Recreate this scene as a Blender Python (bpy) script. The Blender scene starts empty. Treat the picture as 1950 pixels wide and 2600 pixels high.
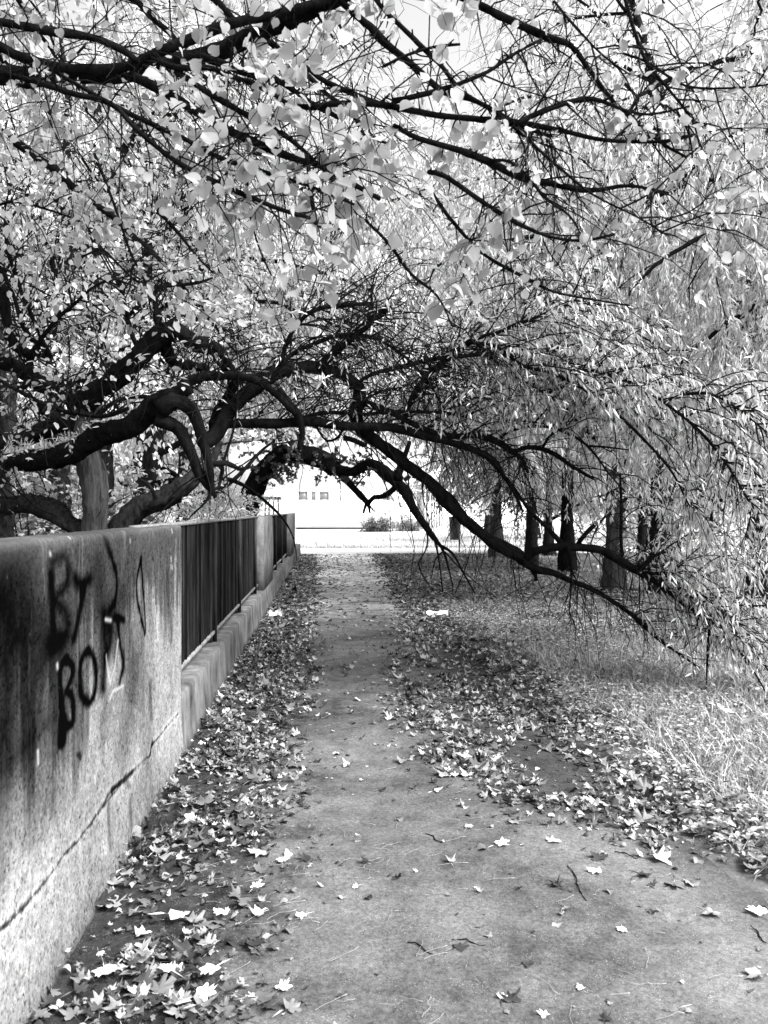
import bpy, math, random
import numpy as np
from mathutils import Matrix, Vector

SC = bpy.context.scene
COL = SC.collection
F, CX, CY, EYE = 2000.0, 975.0, 1296.0, 1.6       # focal length in photo pixels, principal column, horizon row, eye height
YAW = math.atan(146.0 / F)
CS, SN = math.cos(YAW), math.sin(YAW)

# ------------------------------------------------------------------ camera
cam = bpy.data.cameras.new('camera'); camo = bpy.data.objects.new('camera', cam); COL.objects.link(camo)
camo.location = (0, 0, EYE); camo.rotation_euler = (math.radians(90), 0, -YAW)
cam.sensor_fit = 'VERTICAL'; cam.sensor_height = 36; cam.lens = 36 * F / 2600.0
cam.shift_y = -4 / 2600.0
cam.clip_start = .05; cam.clip_end = 1500
cam.dof.use_dof = True; cam.dof.focus_distance = 7.0; cam.dof.aperture_fstop = 7
SC.camera = camo

# ------------------------------------------------------------------ sky, sun, exposure
SUN_DIR = Vector((0.62, -0.38, 0.80)).normalized()          # towards the sun
w = bpy.data.worlds.new('World'); SC.world = w; w.use_nodes = True
nt = w.node_tree; nt.nodes.clear()
sky = nt.nodes.new('ShaderNodeTexSky'); sky.sky_type = 'NISHITA'; sky.sun_disc = False
sky.sun_elevation = math.asin(SUN_DIR.z); sky.sun_rotation = math.atan2(SUN_DIR.x, SUN_DIR.y)
sky.air_density = 1.0; sky.dust_density = 4.0
bw = nt.nodes.new('ShaderNodeRGBToBW'); bg = nt.nodes.new('ShaderNodeBackground'); wo = nt.nodes.new('ShaderNodeOutputWorld')
bg.inputs['Strength'].default_value = 0.15
nt.links.new(sky.outputs[0], bw.inputs[0]); nt.links.new(bw.outputs[0], bg.inputs[0]); nt.links.new(bg.outputs[0], wo.inputs[0])
sl = bpy.data.lights.new('sun', 'SUN'); sl.energy = 2.3; sl.angle = math.radians(24); sl.color = (1, 1, 1)
so = bpy.data.objects.new('sun', sl); COL.objects.link(so)
so.rotation_euler = SUN_DIR.to_track_quat('Z', 'Y').to_euler(); so.location = (20, -12, 30)
SC.view_settings.view_transform = 'Standard'; SC.view_settings.look = 'None'
SC.view_settings.exposure = 1.9; SC.view_settings.gamma = 1; SC.view_settings.use_curve_mapping = False
SC.cycles.max_bounces = 7; SC.cycles.diffuse_bounces = 4; SC.cycles.transmission_bounces = 6
SC.cycles.transparent_max_bounces = 4; SC.cycles.use_denoising = True

# ------------------------------------------------------------------ helpers
def W(px, py, d):
    """photo pixel + depth along the lens axis -> world point"""
    xc = (px - CX) / F * d; z = EYE + (CY - py) / F * d
    return np.array([xc * CS + d * SN, -xc * SN + d * CS, z])
def G(px, py, z=0.0):
    return W(px, py, F * (EYE - z) / (py - CY))
def proj(P):
    P = np.asarray(P, float)
    d = P[..., 0] * SN + P[..., 1] * CS; xc = P[..., 0] * CS - P[..., 1] * SN
    dd = np.where(d > .05, d, .05)
    return CX + F * xc / dd, CY - F * (P[..., 2] - EYE) / dd, d

def tag(o, label=None, cat=None, group=None, kind=None):
    if label: o['label'] = label
    if cat: o['category'] = cat
    if group: o['group'] = group
    if kind: o['kind'] = kind
    return o
def empty(name, loc, label, cat, group=None):
    o = bpy.data.objects.new(name, None); COL.objects.link(o); o.location = loc; o.empty_display_size = .2
    return tag(o, label, cat, group)

class MB:
    def __init__(s): s.v = []; s.f = []; s.n = 0          # f: list of (M,k) int arrays
    def add(s, V, Fc):
        V = np.asarray(V, float).reshape(-1, 3); s.v.append(V)
        for A in (Fc if isinstance(Fc, list) else [Fc]):
            s.f.append(np.asarray(A, np.int64) + s.n)
        s.n += len(V); return s
    def mesh(s, name, mat=None, off=None, smooth=False):
        V = np.concatenate(s.v) if s.v else np.zeros((0, 3))
        if off is not None: V = V - np.asarray(off)
        me = bpy.data.meshes.new(name)
        me.vertices.add(len(V)); me.vertices.foreach_set('co', V.astype(np.float32).ravel())
        loops = np.concatenate([a.ravel() for a in s.f]); tot = np.concatenate([np.full(len(a), a.shape[1]) for a in s.f])
        st = np.concatenate([[0], np.cumsum(tot)[:-1]])
        me.loops.add(len(loops)); me.loops.foreach_set('vertex_index', loops.astype(np.int32))
        me.polygons.add(len(tot)); me.polygons.foreach_set('loop_start', st.astype(np.int32)); me.polygons.foreach_set('loop_total', tot.astype(np.int32))
        if smooth: me.polygons.foreach_set('use_smooth', np.ones(len(tot), bool))
        me.update(calc_edges=True)
        if mat: me.materials.append(mat)
        return me
    def build(s, name, mat=None, parent=None, smooth=False, loc=None):
        off = parent.matrix_basis.translation if parent and loc is None else loc
        if parent is not None:
            r = parent; off = np.array(r.location)
            if r.parent: off = off + np.array(r.parent.location)
        me = s.mesh(name, mat, off, smooth)
        o = bpy.data.objects.new(name, me); COL.objects.link(o)
        if parent is not None: o.parent = parent
        elif loc is not None: o.location = loc
        return o
def box(mb, x0, x1, y0, y1, z0, z1):
    V = [(x, y, z) for z in (z0, z1) for y in (y0, y1) for x in (x0, x1)]
    return mb.add(V, np.array([(0, 2, 3, 1), (4, 5, 7, 6), (0, 1, 5, 4), (2, 6, 7, 3), (0, 4, 6, 2), (1, 3, 7, 5)]))
def boxo(name, mat, parent, *a):
    m = MB(); box(m, *a); return m.build(name, mat, parent)

def smooth_poly(P, R, step):
    """Catmull-Rom through P, radii along"""
    P = np.asarray(P, float); R = np.asarray(R, float); n = len(P)
    A = np.vstack([2 * P[0] - P[1], P, 2 * P[-1] - P[-2]]); out = []; ro = []
    for i in range(n - 1):
        p0, p1, p2, p3 = A[i:i + 4]; k = max(2, int(np.linalg.norm(p2 - p1) / step) + 1)
        for t in np.linspace(0, 1, k, endpoint=False):
            out.append(.5 * ((2 * p1) + (-p0 + p2) * t + (2 * p0 - 5 * p1 + 4 * p2 - p3) * t * t + (-p0 + 3 * p1 - 3 * p2 + p3) * t ** 3)); ro.append(R[i] * (1 - t) + R[i + 1] * t)
    out.append(P[-1]); ro.append(R[-1])
    return np.array(out), np.array(ro)
def tube(mb, P, R, sides=8, rough=0.0, rng=None, caps=True):
    P = np.asarray(P, float); R = np.asarray(R, float); n = len(P)
    T = np.gradient(P, axis=0); T /= np.linalg.norm(T, axis=1)[:, None] + 1e-9
    U = np.zeros_like(P); u = np.cross(T[0], (0.3, 0.1, 1.0)); u /= np.linalg.norm(u) + 1e-9
    for i in range(n):
        u = u - T[i] * (u @ T[i]); u /= np.linalg.norm(u) + 1e-9; U[i] = u
    B = np.cross(T, U); a = np.linspace(0, 2 * np.pi, sides, endpoint=False)
    rr = np.ones((n, sides)) * R[:, None]
    if rough and rng is not None:
        ridge = 1 + rough * .6 * np.sin(a * 3 + rng.uniform(0, 6))[None, :] * np.ones((n, 1))
        rr = rr * ridge * (1 + rough * (rng.normal(0, .5, (n, sides)) + rng.normal(0, .5 if sides > 14 else .2, (1, sides))))
    V = P[:, None] + rr[..., None] * (np.cos(a)[None, :, None] * U[:, None] + np.sin(a)[None, :, None] * B[:, None])
    i = np.arange(n - 1)[:, None] * sides; j = np.arange(sides)[None, :]; j2 = (j + 1) % sides
    Q = np.stack([i + j, i + j2, i + sides + j2, i + sides + j], -1).reshape(-1, 4)
    fs = [Q]
    if caps: fs += [np.arange(sides)[::-1][None], (np.arange(sides) + (n - 1) * sides)[None]]
    mb.add(V.reshape(-1, 3), fs)
def tubes(mb, P, R, sides=3):
    """batch of N polylines (N,n,3), radii (N,n)"""
    N, n = P.shape[:2]
    if N == 0: return
    T = np.gradient(P, axis=1); T /= np.linalg.norm(T, axis=2)[..., None] + 1e-9
    ref = np.where(np.abs(T[..., 2:3]) > .9, np.array([1.0, 0, 0]), np.array([0, 0, 1.0]))
    U = np.cross(T, ref); U /= np.linalg.norm(U, axis=2)[..., None] + 1e-9; B = np.cross(T, U)
    a = np.linspace(0, 2 * np.pi, sides, endpoint=False)
    V = P[:, :, None] + R[:, :, None, None] * (np.cos(a)[None, None, :, None] * U[:, :, None] + np.sin(a)[None, None, :, None] * B[:, :, None])
    i = (np.arange(N)[:, None, None] * n + np.arange(n - 1)[None, :, None]) * sides; j = np.arange(sides)[None, None, :]; j2 = (j + 1) % sides
    Q = np.stack(np.broadcast_arrays(i + j, i + j2, i + sides + j2, i + sides + j), -1).reshape(-1, 4)
    mb.add(V.reshape(-1, 3), Q)
def unit(A): return A / (np.linalg.norm(A, axis=-1, keepdims=True) + 1e-9)
def spray(rng, S, D, L, n=6, droop=.3, wander=.2):
    """grow N curved shoots from S along D, lengths L; droop pulls them down"""
    N = len(S); P = np.zeros((N, n, 3)); P[:, 0] = S; d = unit(D.copy()); st = (L / (n - 1))[:, None]
    for k in range(1, n):
        d = unit(d + rng.normal(0, wander, (N, 3)) + np.array([0, 0, -1.0]) * droop * k / n)
        P[:, k] = P[:, k - 1] + d * st
    return P
def pick(rng, P, num, lo=.1, hi=1.0):
    N, n = P.shape[:2]; wt = np.linalg.norm(np.diff(P, axis=1), axis=2).sum(1); i = rng.choice(N, num, p=wt / wt.sum()); t = rng.uniform(lo, hi, num) * (n - 1); k = np.minimum(t.astype(int), n - 2); f = (t - k)[:, None]
    A = P[i, k]; B = P[i, k + 1]
    return A + (B - A) * f, unit(B - A), i, t / (n - 1)
def frames(rng, axis, up=None, jitter=.6):
    X = unit(axis)
    N = unit(rng.normal(0, jitter, X.shape) + (np.array([0, 0, 1.0]) if up is None else up))
    Y = unit(np.cross(N, X)); Z = np.cross(X, Y); return X, Y, Z
def put(mb, T, TF, pos, X, Y, Z, size):
    """template verts T (k,3) in leaf frame, faces TF list"""
    V = (X[:, None] * T[None, :, 0:1] + Y[:, None] * T[None, :, 1:2] + Z[:, None] * T[None, :, 2:3]) * size[:, None, None] + pos[:, None]
    k = len(T); off = np.arange(len(pos))[:, None, None] * k
    mb.add(V.reshape(-1, 3), [(np.asarray(f)[None] + off).reshape(-1, np.asarray(f).shape[1]) for f in TF])

# leaf templates: x = length axis, base at origin, length 1
def T_willow(): return np.array([(0, 0, 0), (.45, .105, .03), (1, 0, -.1), (.45, -.105, .03)]), [np.array([(0, 1, 2), (0, 2, 3)])]
def T_broad(): return np.array([(0, 0, 0), (.25, .34, .04), (.7, .3, .02), (1.05, 0, -.12), (.7, -.3, .02), (.25, -.34, .04)]), [np.array([(0, 1, 2, 3), (0, 3, 4, 5)])]
def T_flat(): return np.array([(0, 0, 0), (.45, .3, .05), (1, 0, -.1), (.45, -.3, .05)]), [np.array([(0, 1, 2), (0, 2, 3)])]
def T_heart(seed=0):
    r = np.random.default_rng(seed)
    half = [(0, .62), (14, .5), (35, .47), (60, .46), (90, .45), (120, .44), (148, .42), (170, .33)]
    pts = [(a, q) for a, q in half] + [(180, .16)] + [(-a, q) for a, q in half[:0:-1]]
    V = [(0, 0, 0)]
    for a, q in pts:
        q *= r.uniform(.95, 1.05); x = q * math.cos(math.radians(a)); y = q * math.sin(math.radians(a))
        V.append((x, y, .22 * abs(y) - .35 * x * x + r.uniform(-.02, .02)))
    n = len(pts); V = np.array(V); V[:, 0] += .17
    V = V.tolist() + [(-.02, .012, 0), (-.02, -.012, 0), (-.5, 0, -.06)]
    return np.array(V), [np.array([(0, i + 1, (i + 1) % n + 1) for i in range(n)] + [(n + 1, n + 2, n + 3)])]
def T_maple(seed=0, curl=.3, stalk=True, lod=0):
    r = np.random.default_rng(seed)
    half = [(0, 1.0), (8, .8), (17, .78), (25, .52), (36, .76), (47, .93), (57, .74), (70, .5), (88, .6), (106, .68), (128, .46), (158, .3)] if not lod else [(0, .95), (24, .55), (48, .85), (72, .52), (108, .66), (150, .34)]
    pts = half + [(180, .1)] + [(-a, q) for a, q in half[:0:-1]]
    ph = r.uniform(0, 6); k = r.uniform(.5, 1.5); V = [(0, 0, .05)]
    for a, q in pts:
        q *= r.uniform(.72, 1.12); t = math.radians(a); x = q * math.cos(t); y = q * math.sin(t)
        V.append((x * .6, y * .62 * r.uniform(.92, 1.05), curl * (q * q * (.45 + .5 * math.sin(k * t * 2 + ph))) + r.uniform(-.03, .06)))
    n = len(pts); Fc = [(0, i + 1, (i + 1) % n + 1) for i in range(n)]
    if stalk:
        V += [(-.04, .018, .02), (-.04, -.018, .02), (-.45, .05, .06), (-.9, -.06 * r.uniform(-2, 2), .02)]
        Fc += [(n + 1, n + 2, n + 3), (n + 1, n + 3, n + 4)]
    V = np.array(V); V[:, 2] -= V[:, 2].min()
    return V, [np.array(Fc)]

# ------------------------------------------------------------------ materials
class NT:
    def __init__(s, name):
        s.m = bpy.data.materials.new(name); s.m.use_nodes = True; s.t = s.m.node_tree; s.t.nodes.clear(); s.out = s.n('ShaderNodeOutputMaterial')
    def n(s, typ, **k):
        x = s.t.nodes.new(typ)
        for a, b in k.items(): setattr(x, a, b)
        return x
    def l(s, a, b): s.t.links.new(a, b)
    def coord(s, scale=(1, 1, 1)):
        c = s.n('ShaderNodeTexCoord'); m = s.n('ShaderNodeMapping'); m.inputs['Scale'].default_value = scale
        g = s.n('ShaderNodeNewGeometry'); s.l(g.outputs['Position'], m.inputs[0]); return m.outputs[0]
    def noise(s, vec, scale, detail=5, rough=.6, dist=0):
        x = s.n('ShaderNodeTexNoise'); x.inputs['Scale'].default_value = scale; x.inputs['Detail'].default_value = detail
        x.inputs['Roughness'].default_value = rough; x.inputs['Distortion'].default_value = dist; s.l(vec, x.inputs['Vector']); return x.outputs['Fac']
    def ramp(s, fac, stops):
        x = s.n('ShaderNodeValToRGB'); e = x.color_ramp.elements
        while len(e) > len(stops): e.remove(e[-1])
        while len(e) < len(stops): e.new(1)
        for q, (p, v) in zip(e, stops): q.position = p; q.color = (v, v, v, 1)
        s.l(fac, x.inputs[0]); return x.outputs[0]
    def math(s, op, a, b=None):
        x = s.n('ShaderNodeMath', operation=op)
        for i, q in enumerate((a, b)):
            if q is None: continue
            if isinstance(q, (int, float)): x.inputs[i].default_value = q
            else: s.l(q, x.inputs[i])
        return x.outputs[0]
    def bsdf(s, col, rough=.9, height=None, strength=.5, dist=.01, spec=.2, metal=0):
        b = s.n('ShaderNodeBsdfPrincipled')
        if isinstance(col, (int, float)): b.inputs['Base Color'].default_value = (col, col, col, 1)
        else: s.l(col, b.inputs['Base Color'])
        b.inputs['Roughness'].default_value = rough; b.inputs['Specular IOR Level'].default_value = spec if spec > .12 else 0.0; b.inputs['Metallic'].default_value = metal
        if height is not None:
            u = s.n('ShaderNodeBump'); u.inputs['Strength'].default_value = strength; u.inputs['Distance'].default_value = dist
            s.l(height, u.inputs['Height']); s.l(u.outputs[0], b.inputs['Normal'])
        s.l(b.outputs[0], s.out.inputs[0]); return s.m

def m_noisy(name, lo, hi, scale=4, stretch=(1, 1, 1), rough=.9, fine=60, bump=.4, dist=.01, spec=.2, metal=0, detail=6):
    t = NT(name); v = t.coord(stretch); a = t.noise(v, scale, detail, .62); b = t.noise(v, fine, 4, .7)
    f = t.math('ADD', t.math('MULTIPLY', a, .7), t.math('MULTIPLY', b, .3))
    return t.bsdf(t.ramp(f, [(.34, lo), (.64, hi)]), rough, f, bump, dist, spec, metal)
def m_leaf(name, stops, trans=.5, rough=.5, vein=True, gloss=.06):
    t = NT(name); g = t.n('ShaderNodeNewGeometry'); oi = t.n('ShaderNodeObjectInfo')
    r = t.math('FRACT', t.math('ADD', g.outputs['Random Per Island'], oi.outputs['Random']))
    v = t.coord(); nz = t.noise(v, 45, 3, .7)
    c = t.ramp(t.math('ADD', t.math('MULTIPLY', r, .86), t.math('MULTIPLY', nz, .14)), stops)
    d = t.n('ShaderNodeBsdfDiffuse'); tr = t.n('ShaderNodeBsdfTranslucent'); gl = t.n('ShaderNodeBsdfGlossy'); gl.inputs['Roughness'].default_value = rough
    gl.inputs['Color'].default_value = (.7, .7, .7, 1)
    t.l(c, d.inputs[0]); t.l(c, tr.inputs[0]); m1 = t.n('ShaderNodeMixShader'); m1.inputs[0].default_value = trans
    t.l(d.outputs[0], m1.inputs[1]); t.l(tr.outputs[0], m1.inputs[2]); m2 = t.n('ShaderNodeMixShader'); m2.inputs[0].default_value = gloss
    t.l(m1.outputs[0], m2.inputs[1]); t.l(gl.outputs[0], m2.inputs[2]); t.l(m2.outputs[0], t.out.inputs[0]); return t.m

def m_slat(name, lo, hi, *a, **k):
    m = m_noisy(name, lo, hi, *a, **k); t = m.node_tree; b = [n for n in t.nodes if n.type == 'BSDF_PRINCIPLED'][0]; src = b.inputs[0].links[0].from_socket
    oi = t.nodes.new('ShaderNodeObjectInfo'); r = t.nodes.new('ShaderNodeMath'); r.operation = 'MULTIPLY_ADD'; r.inputs[1].default_value = 1.5; r.inputs[2].default_value = .35; t.links.new(oi.outputs['Random'], r.inputs[0])
    x = t.nodes.new('ShaderNodeMath'); x.operation = 'MULTIPLY'; t.links.new(src, x.inputs[0]); t.links.new(r.outputs[0], x.inputs[1]); t.links.new(x.outputs[0], b.inputs[0]); return m
M = {}
M['bark'] = m_noisy('dark_bark', .002, .014, 14, (1, 1, .6), .95, 90, .9, .02, .02)
M['bark_mid'] = m_noisy('mid_bark', .003, .034, 26, (1, 1, .3), .95, 120, 1, .03, .02)
M['bark_lit'] = m_noisy('furrowed_bark', .003, .10, 26, (1, 1, .1), .95, 120, 1, .03, .02)
M['twig'] = m_noisy('twig_bark', .004, .018, 20, bump=.1, spec=.03)
M['linden_leaf'] = m_leaf('linden_leaf', [(0, .03), (.07, .25), (.5, .45), (1, .68)], .58, gloss=.02)
M['near_leaf'] = m_leaf('near_leaf', [(0, .03), (.05, .28), (.5, .36), (1, .5)], .58, gloss=.015)
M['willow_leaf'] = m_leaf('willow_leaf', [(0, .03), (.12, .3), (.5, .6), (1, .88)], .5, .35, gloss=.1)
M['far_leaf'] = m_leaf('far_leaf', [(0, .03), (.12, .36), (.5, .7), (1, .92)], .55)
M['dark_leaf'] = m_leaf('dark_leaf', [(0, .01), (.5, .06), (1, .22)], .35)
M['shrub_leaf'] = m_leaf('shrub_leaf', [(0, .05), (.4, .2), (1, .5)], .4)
M['litter'] = m_leaf('litter', [(0, .012), (.35, .05), (.65, .15), (.88, .34), (1, .55)], .12, .5, gloss=.04)
M['pale_litter'] = m_leaf('pale_litter', [(0, .2), (.5, .36), (1, .6)], .1, .5, gloss=.04)
M['white_leaf'] = m_leaf('white_leaf', [(0, .5), (.5, .65), (1, .8)], .1, .5, gloss=.03)
M['grass'] = m_leaf('grass', [(0, .06), (.4, .28), (1, .68)], .35, .4)
M['weed'] = m_leaf('weed', [(0, .03), (.4, .22), (1, .6)], .35, .4)
M['lawn'] = m_noisy('lawn_ground', .25, .45, 2, bump=.3)
M['soil'] = m_noisy('soil', .03, .14, 5, bump=.8, dist=.03)
M['stalk'] = m_noisy('leaf_stalk', .18, .34, 20, bump=.1)
M['paper'] = m_noisy('paper', .8, .92, 20, bump=.2)
M['metal'] = m_noisy('painted_metal', .008, .035, 6, (3, 3, .6), .7, 60, .1, spec=.15)
M['rail'] = m_noisy('worn_rail', .06, .2, 10, (1, 1, 1), .6, 60, .1, spec=.3)
M['bin'] = m_noisy('bin_metal', .03, .12, 5, (1, 1, .4), .55, 40, .1, spec=.3)
M['white_wall'] = m_noisy('white_render', .78, .86, 1, bump=.05)
M['glass'] = m_noisy('window_glass', .08, .2, .5, bump=0, rough=.2, spec=.5)
M['frame'] = m_noisy('white_frame', .75, .85, 3, bump=.05)
M['slat'] = m_slat('fence_slat', .001, .018, 7, (4, 4, .3), .8, 50, .2, spec=.05)
def concrete(name, lo, hi, foot=0):
    t = NT(name); v = t.coord((1.6, 1.6, .7)); a = t.noise(v, 4, 6, .65); v2 = t.coord(); b = t.noise(v2, 90, 5, .8); c = t.noise(v2, 3, 4, .6)
    f = t.math('ADD', t.math('ADD', t.math('MULTIPLY', a, .45), t.math('MULTIPLY', c, .35)), t.math('MULTIPLY', b, .2))
    return t.bsdf(t.ramp(f, [(.36, lo), (.5, (lo + hi) * .45), (.64, hi)]), .95, b, .5, .006, .1)
M['concrete'] = concrete('concrete', .03, .24)
M['plinth'] = concrete('plinth_concrete', .025, .2)
def asphalt():
    t = NT('asphalt'); v = t.coord(); a = t.noise(v, .9, 6, .62, .5); b = t.noise(v, 55, 4, .8); c = t.noise(v, 5, 6, .7)
    f = t.math('ADD', t.math('MULTIPLY', a, .6), t.math('MULTIPLY', c, .4))
    base = t.ramp(f, [(.36, .025), (.45, .065), (.54, .1), (.66, .15)])
    vo = t.n('ShaderNodeTexVoronoi'); vo.inputs['Scale'].default_value = 110; t.l(v, vo.inputs['Vector'])
    sp = t.ramp(vo.outputs['Distance'], [(.12, 1), (.24, 0)])
    ms = t.ramp(t.noise(v, 14, 3), [(.47, 0), (.6, 1)])
    gr = t.ramp(t.math('ADD', t.math('MULTIPLY', b, .5), t.math('MULTIPLY', t.noise(v, 170, 3, .9), .5)), [(.38, .45), (.62, 1.6)])
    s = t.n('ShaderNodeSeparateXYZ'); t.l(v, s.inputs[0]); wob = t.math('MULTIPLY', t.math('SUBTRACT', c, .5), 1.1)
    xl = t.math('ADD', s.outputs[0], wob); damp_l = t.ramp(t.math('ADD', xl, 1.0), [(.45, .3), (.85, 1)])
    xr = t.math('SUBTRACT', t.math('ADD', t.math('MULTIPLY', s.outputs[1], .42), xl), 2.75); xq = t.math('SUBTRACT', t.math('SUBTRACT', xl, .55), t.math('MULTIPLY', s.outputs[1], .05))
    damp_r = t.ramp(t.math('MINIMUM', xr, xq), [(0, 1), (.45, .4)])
    dust = t.math('ADD', 1, t.math('MULTIPLY', t.ramp(t.math('DIVIDE', t.math('ADD', s.outputs[1], t.math('MULTIPLY', wob, 4)), 28), [(.4, 0), (.85, 1)]), 5.5))  # open light beyond the trees, painted into the asphalt as a paler far end
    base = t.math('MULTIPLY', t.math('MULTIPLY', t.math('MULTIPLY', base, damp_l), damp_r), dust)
    col = t.math('MULTIPLY', base, gr)
    col = t.math('ADD', col, t.math('MULTIPLY', t.math('MULTIPLY', sp, ms), .2))
    return t.bsdf(col, .9, t.math('ADD', b, t.math('MULTIPLY', sp, .4)), .35, .004, .0)
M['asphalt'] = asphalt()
M['pale_path'] = m_noisy('pale_path', .4, .6, 2, bump=.2)

# wall picture: stains, crack and spray paint computed here and laid on the wall face
A_W = 0.938                                        # distance of the wall face from the camera line
UY0, UY1, WH = 1.6, 5.3, 1.503
def wall_pt(px, py):
    k = (px - CX) / F                              # ray (k,1) in camera frame
    dx, dy = k * CS + SN, -k * SN + CS
    d = -A_W / dx
    return dy * d, EYE + (CY - py) / F * d
def wall_image():
    PPM = 380; nw, nh = int((UY1 - UY0) * PPM), int(WH * PPM)
    rng = np.random.default_rng(5)
    def vn(cy, cz):
        gy, gz = int((UY1 - UY0) * cy) + 3, int(WH * cz) + 3; g = rng.random((gz, gy))
        y = np.linspace(0, gy - 2.001, nw); z = np.linspace(0, gz - 2.001, nh); iy = y.astype(int); iz = z.astype(int); fy = y - iy; fz = (z - iz)[:, None]
        fy = fy * fy * (3 - 2 * fy); fz = fz * fz * (3 - 2 * fz)
        a = g[iz][:, iy] * (1 - fy) + g[iz][:, iy + 1] * fy; b = g[iz + 1][:, iy] * (1 - fy) + g[iz + 1][:, iy + 1] * fy
        return a * (1 - fz) + b * fz
    Yg, Zg = np.meshgrid(np.linspace(UY0, UY1, nw), np.linspace(0, WH, nh))
    blot = .5 * vn(2.5, 2.5) + .3 * vn(6, 5) + .2 * vn(16, 12); drip = .5 * vn(9, .9) + .3 * vn(24, 1.6) + .2 * vn(60, 3); fine = .5 * vn(90, 90) + .5 * vn(190, 190)
    mott = .5 * vn(35, 30) + .5 * vn(70, 60)
    tz = Zg + (drip - .5) * .95 + (blot - .5) * .75 - .12 * (Yg - 3)
    dark = 1 / (1 + np.exp(-(tz - .84) / .07))
    alb = .215 * (1 - dark) + .045 * dark
    alb *= (1 + 1.3 * (blot - .5)) * (1 + .7 * (mott - .5))
    spk = .5 * vn(190, 150) + .5 * vn(110, 90); alb = np.where(spk > .74, alb * .4, np.where(spk < .24, alb * 1.35, alb))
    alb *= np.where(fine < .22, .45, 1) * (1 + .8 * (fine - .5))
    alb += .035 * (drip > .66) * (vn(60, 4) > .55) * dark
    hgt = .25 * fine + .1 * mott
    def seg(pts, cover=.6):
        D = np.full(Yg.shape, 9.0)
        q = [wall_pt(*p) for p in pts]
        for (y0, z0), (y1, z1) in zip(q[:-1], q[1:]):
            a, b = (y1 - y0) * cover, z1 - z0; L = a * a + b * b + 1e-9
            t = np.clip(((Yg - y0) * cover * a + (Zg - z0) * b) / L, 0, 1)
            D = np.minimum(D, np.hypot((Yg - y0) * cover - t * a, Zg - z0 - t * b))
        return D
    z1 = lambda L: [(x / 2.07375, 1250 + y / 2.07375) for x, y in L]
    z7 = lambda L: [(x / 1.8433, 1900 + y / 1.8433) for x, y in L]
    def curve(L):
        if len(L) < 3: return L
        P, _ = smooth_poly([(a, b, 0) for a, b in L], np.ones(len(L)), 25); return [(a, b) for a, b, _z in P]
    def spray_line(L, wd, k, soft=.5):
        nonlocal alb
        if wd < .04: wd *= 1.2; soft *= .5; L = curve(L)
        k = min(1.0, k * 1.3)
        D = seg(z1(L), .72) + (mott - .5) * .007
        m = k / (1 + np.exp((D - wd) / (wd * soft)))
        alb = alb * (1 - m) + .004 * m
    spray_line([(268, 430), (275, 600), (283, 800)], .02, .8)
    spray_line([(280, 360), (345, 340), (355, 470), (300, 560), (350, 640), (348, 740), (283, 800)], .022, .72, .7)
    spray_line([(265, 790), (300, 790), (330, 800)], .045, .8, .6)
    spray_line([(398, 455), (432, 490), (470, 455)], .026, .75, .6)
    spray_line([(440, 480), (425, 610), (390, 765)], .018, .9)
    spray_line([(552, 240), (580, 320), (612, 430), (607, 560), (580, 620)], .017, .9)
    spray_line([(520, 380), (525, 500), (545, 620), (600, 625)], .045, .6, .7)
    spray_line([(742, 350), (720, 470), (728, 600), (764, 745)], .013, .93)
    spray_line([(742, 350), (752, 500), (768, 700), (764, 745)], .012, .93)
    # second row, fresher black
    spray_line([(345, 880), (320, 925), (318, 1020), (330, 1150), (328, 1310)], .018, .97, .35)
    spray_line([(345, 880), (378, 905), (384, 960), (352, 1045), (375, 1060), (386, 1120), (384, 1215), (340, 1240), (330, 1310)], .016, .95, .35)
    spray_line([(335, 1215), (330, 1300)], .03, .95, .3)
    spray_line([(463, 830), (430, 880), (420, 970), (432, 1070), (465, 1108), (492, 1080), (507, 980), (498, 880), (463, 830)], .018, .95, .4)
    spray_line([(548, 650), (550, 850), (540, 1030)], .03, .88, .6)
    spray_line([(575, 680), (582, 780), (560, 860)], .035, .85, .6)
    spray_line([(618, 665), (628, 780), (650, 900), (630, 1000)], .018, .9, .5)
    spray_line([(600, 660), (650, 668)], .016, .85)
    # long dark runs below the letters and big faint damp patches
    for L, wd, k in [([(270, 840), (285, 1250), (280, 1600)], .07, .55), ([(170, 1200), (200, 1400), (200, 1659)], .08, .45), ([(10, 560), (60, 700), (110, 760)], .13, .75),
                     ([(20, 420), (120, 520)], .12, .5), ([(700, 900), (690, 1150), (660, 1330)], .07, .5), ([(60, 1420), (150, 1330), (240, 1230)], .045, .55), ([(20, 900), (100, 1000), (60, 1150)], .09, .5),
                     ([(640, 700), (700, 800), (710, 1000)], .09, .4), ([(0, 1320), (40, 1420)], .1, .6), ([(790, 1000), (800, 1180)], .02, .5), ([(880, 440), (900, 780)], .03, .4)]:
        spray_line(L, wd, k, .6)
    # pale scratches
    for L, wd in [([(560, 860), (580, 1005), (602, 930), (620, 780)], .008), ([(555, 668), (585, 674)], .012), ([(580, 1085), (600, 1045), (650, 1018)], .012), ([(905, 195), (906, 212)], .007),
                  ([(901, 340), (902, 362)], .006), ([(901, 380), (902, 400)], .005), ([(909, 385), (909, 405)], .005), ([(688, 245), (689, 262)], .005), ([(375, 225), (376, 238)], .006), ([(300, 905), (302, 925)], .008),
                  ([(265, 315), (267, 328)], .006), ([(560, 1320), (562, 1345)], .006), ([(500, 1490), (503, 1525)], .006), ([(200, 1360), (203, 1430)], .006), ([(820, 600), (830, 760)], .006)]:
        D = seg(z1(L)); m = .8 / (1 + np.exp((D - wd * .55) / .0025)); alb = alb * (1 - m) + .42 * m
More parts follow.
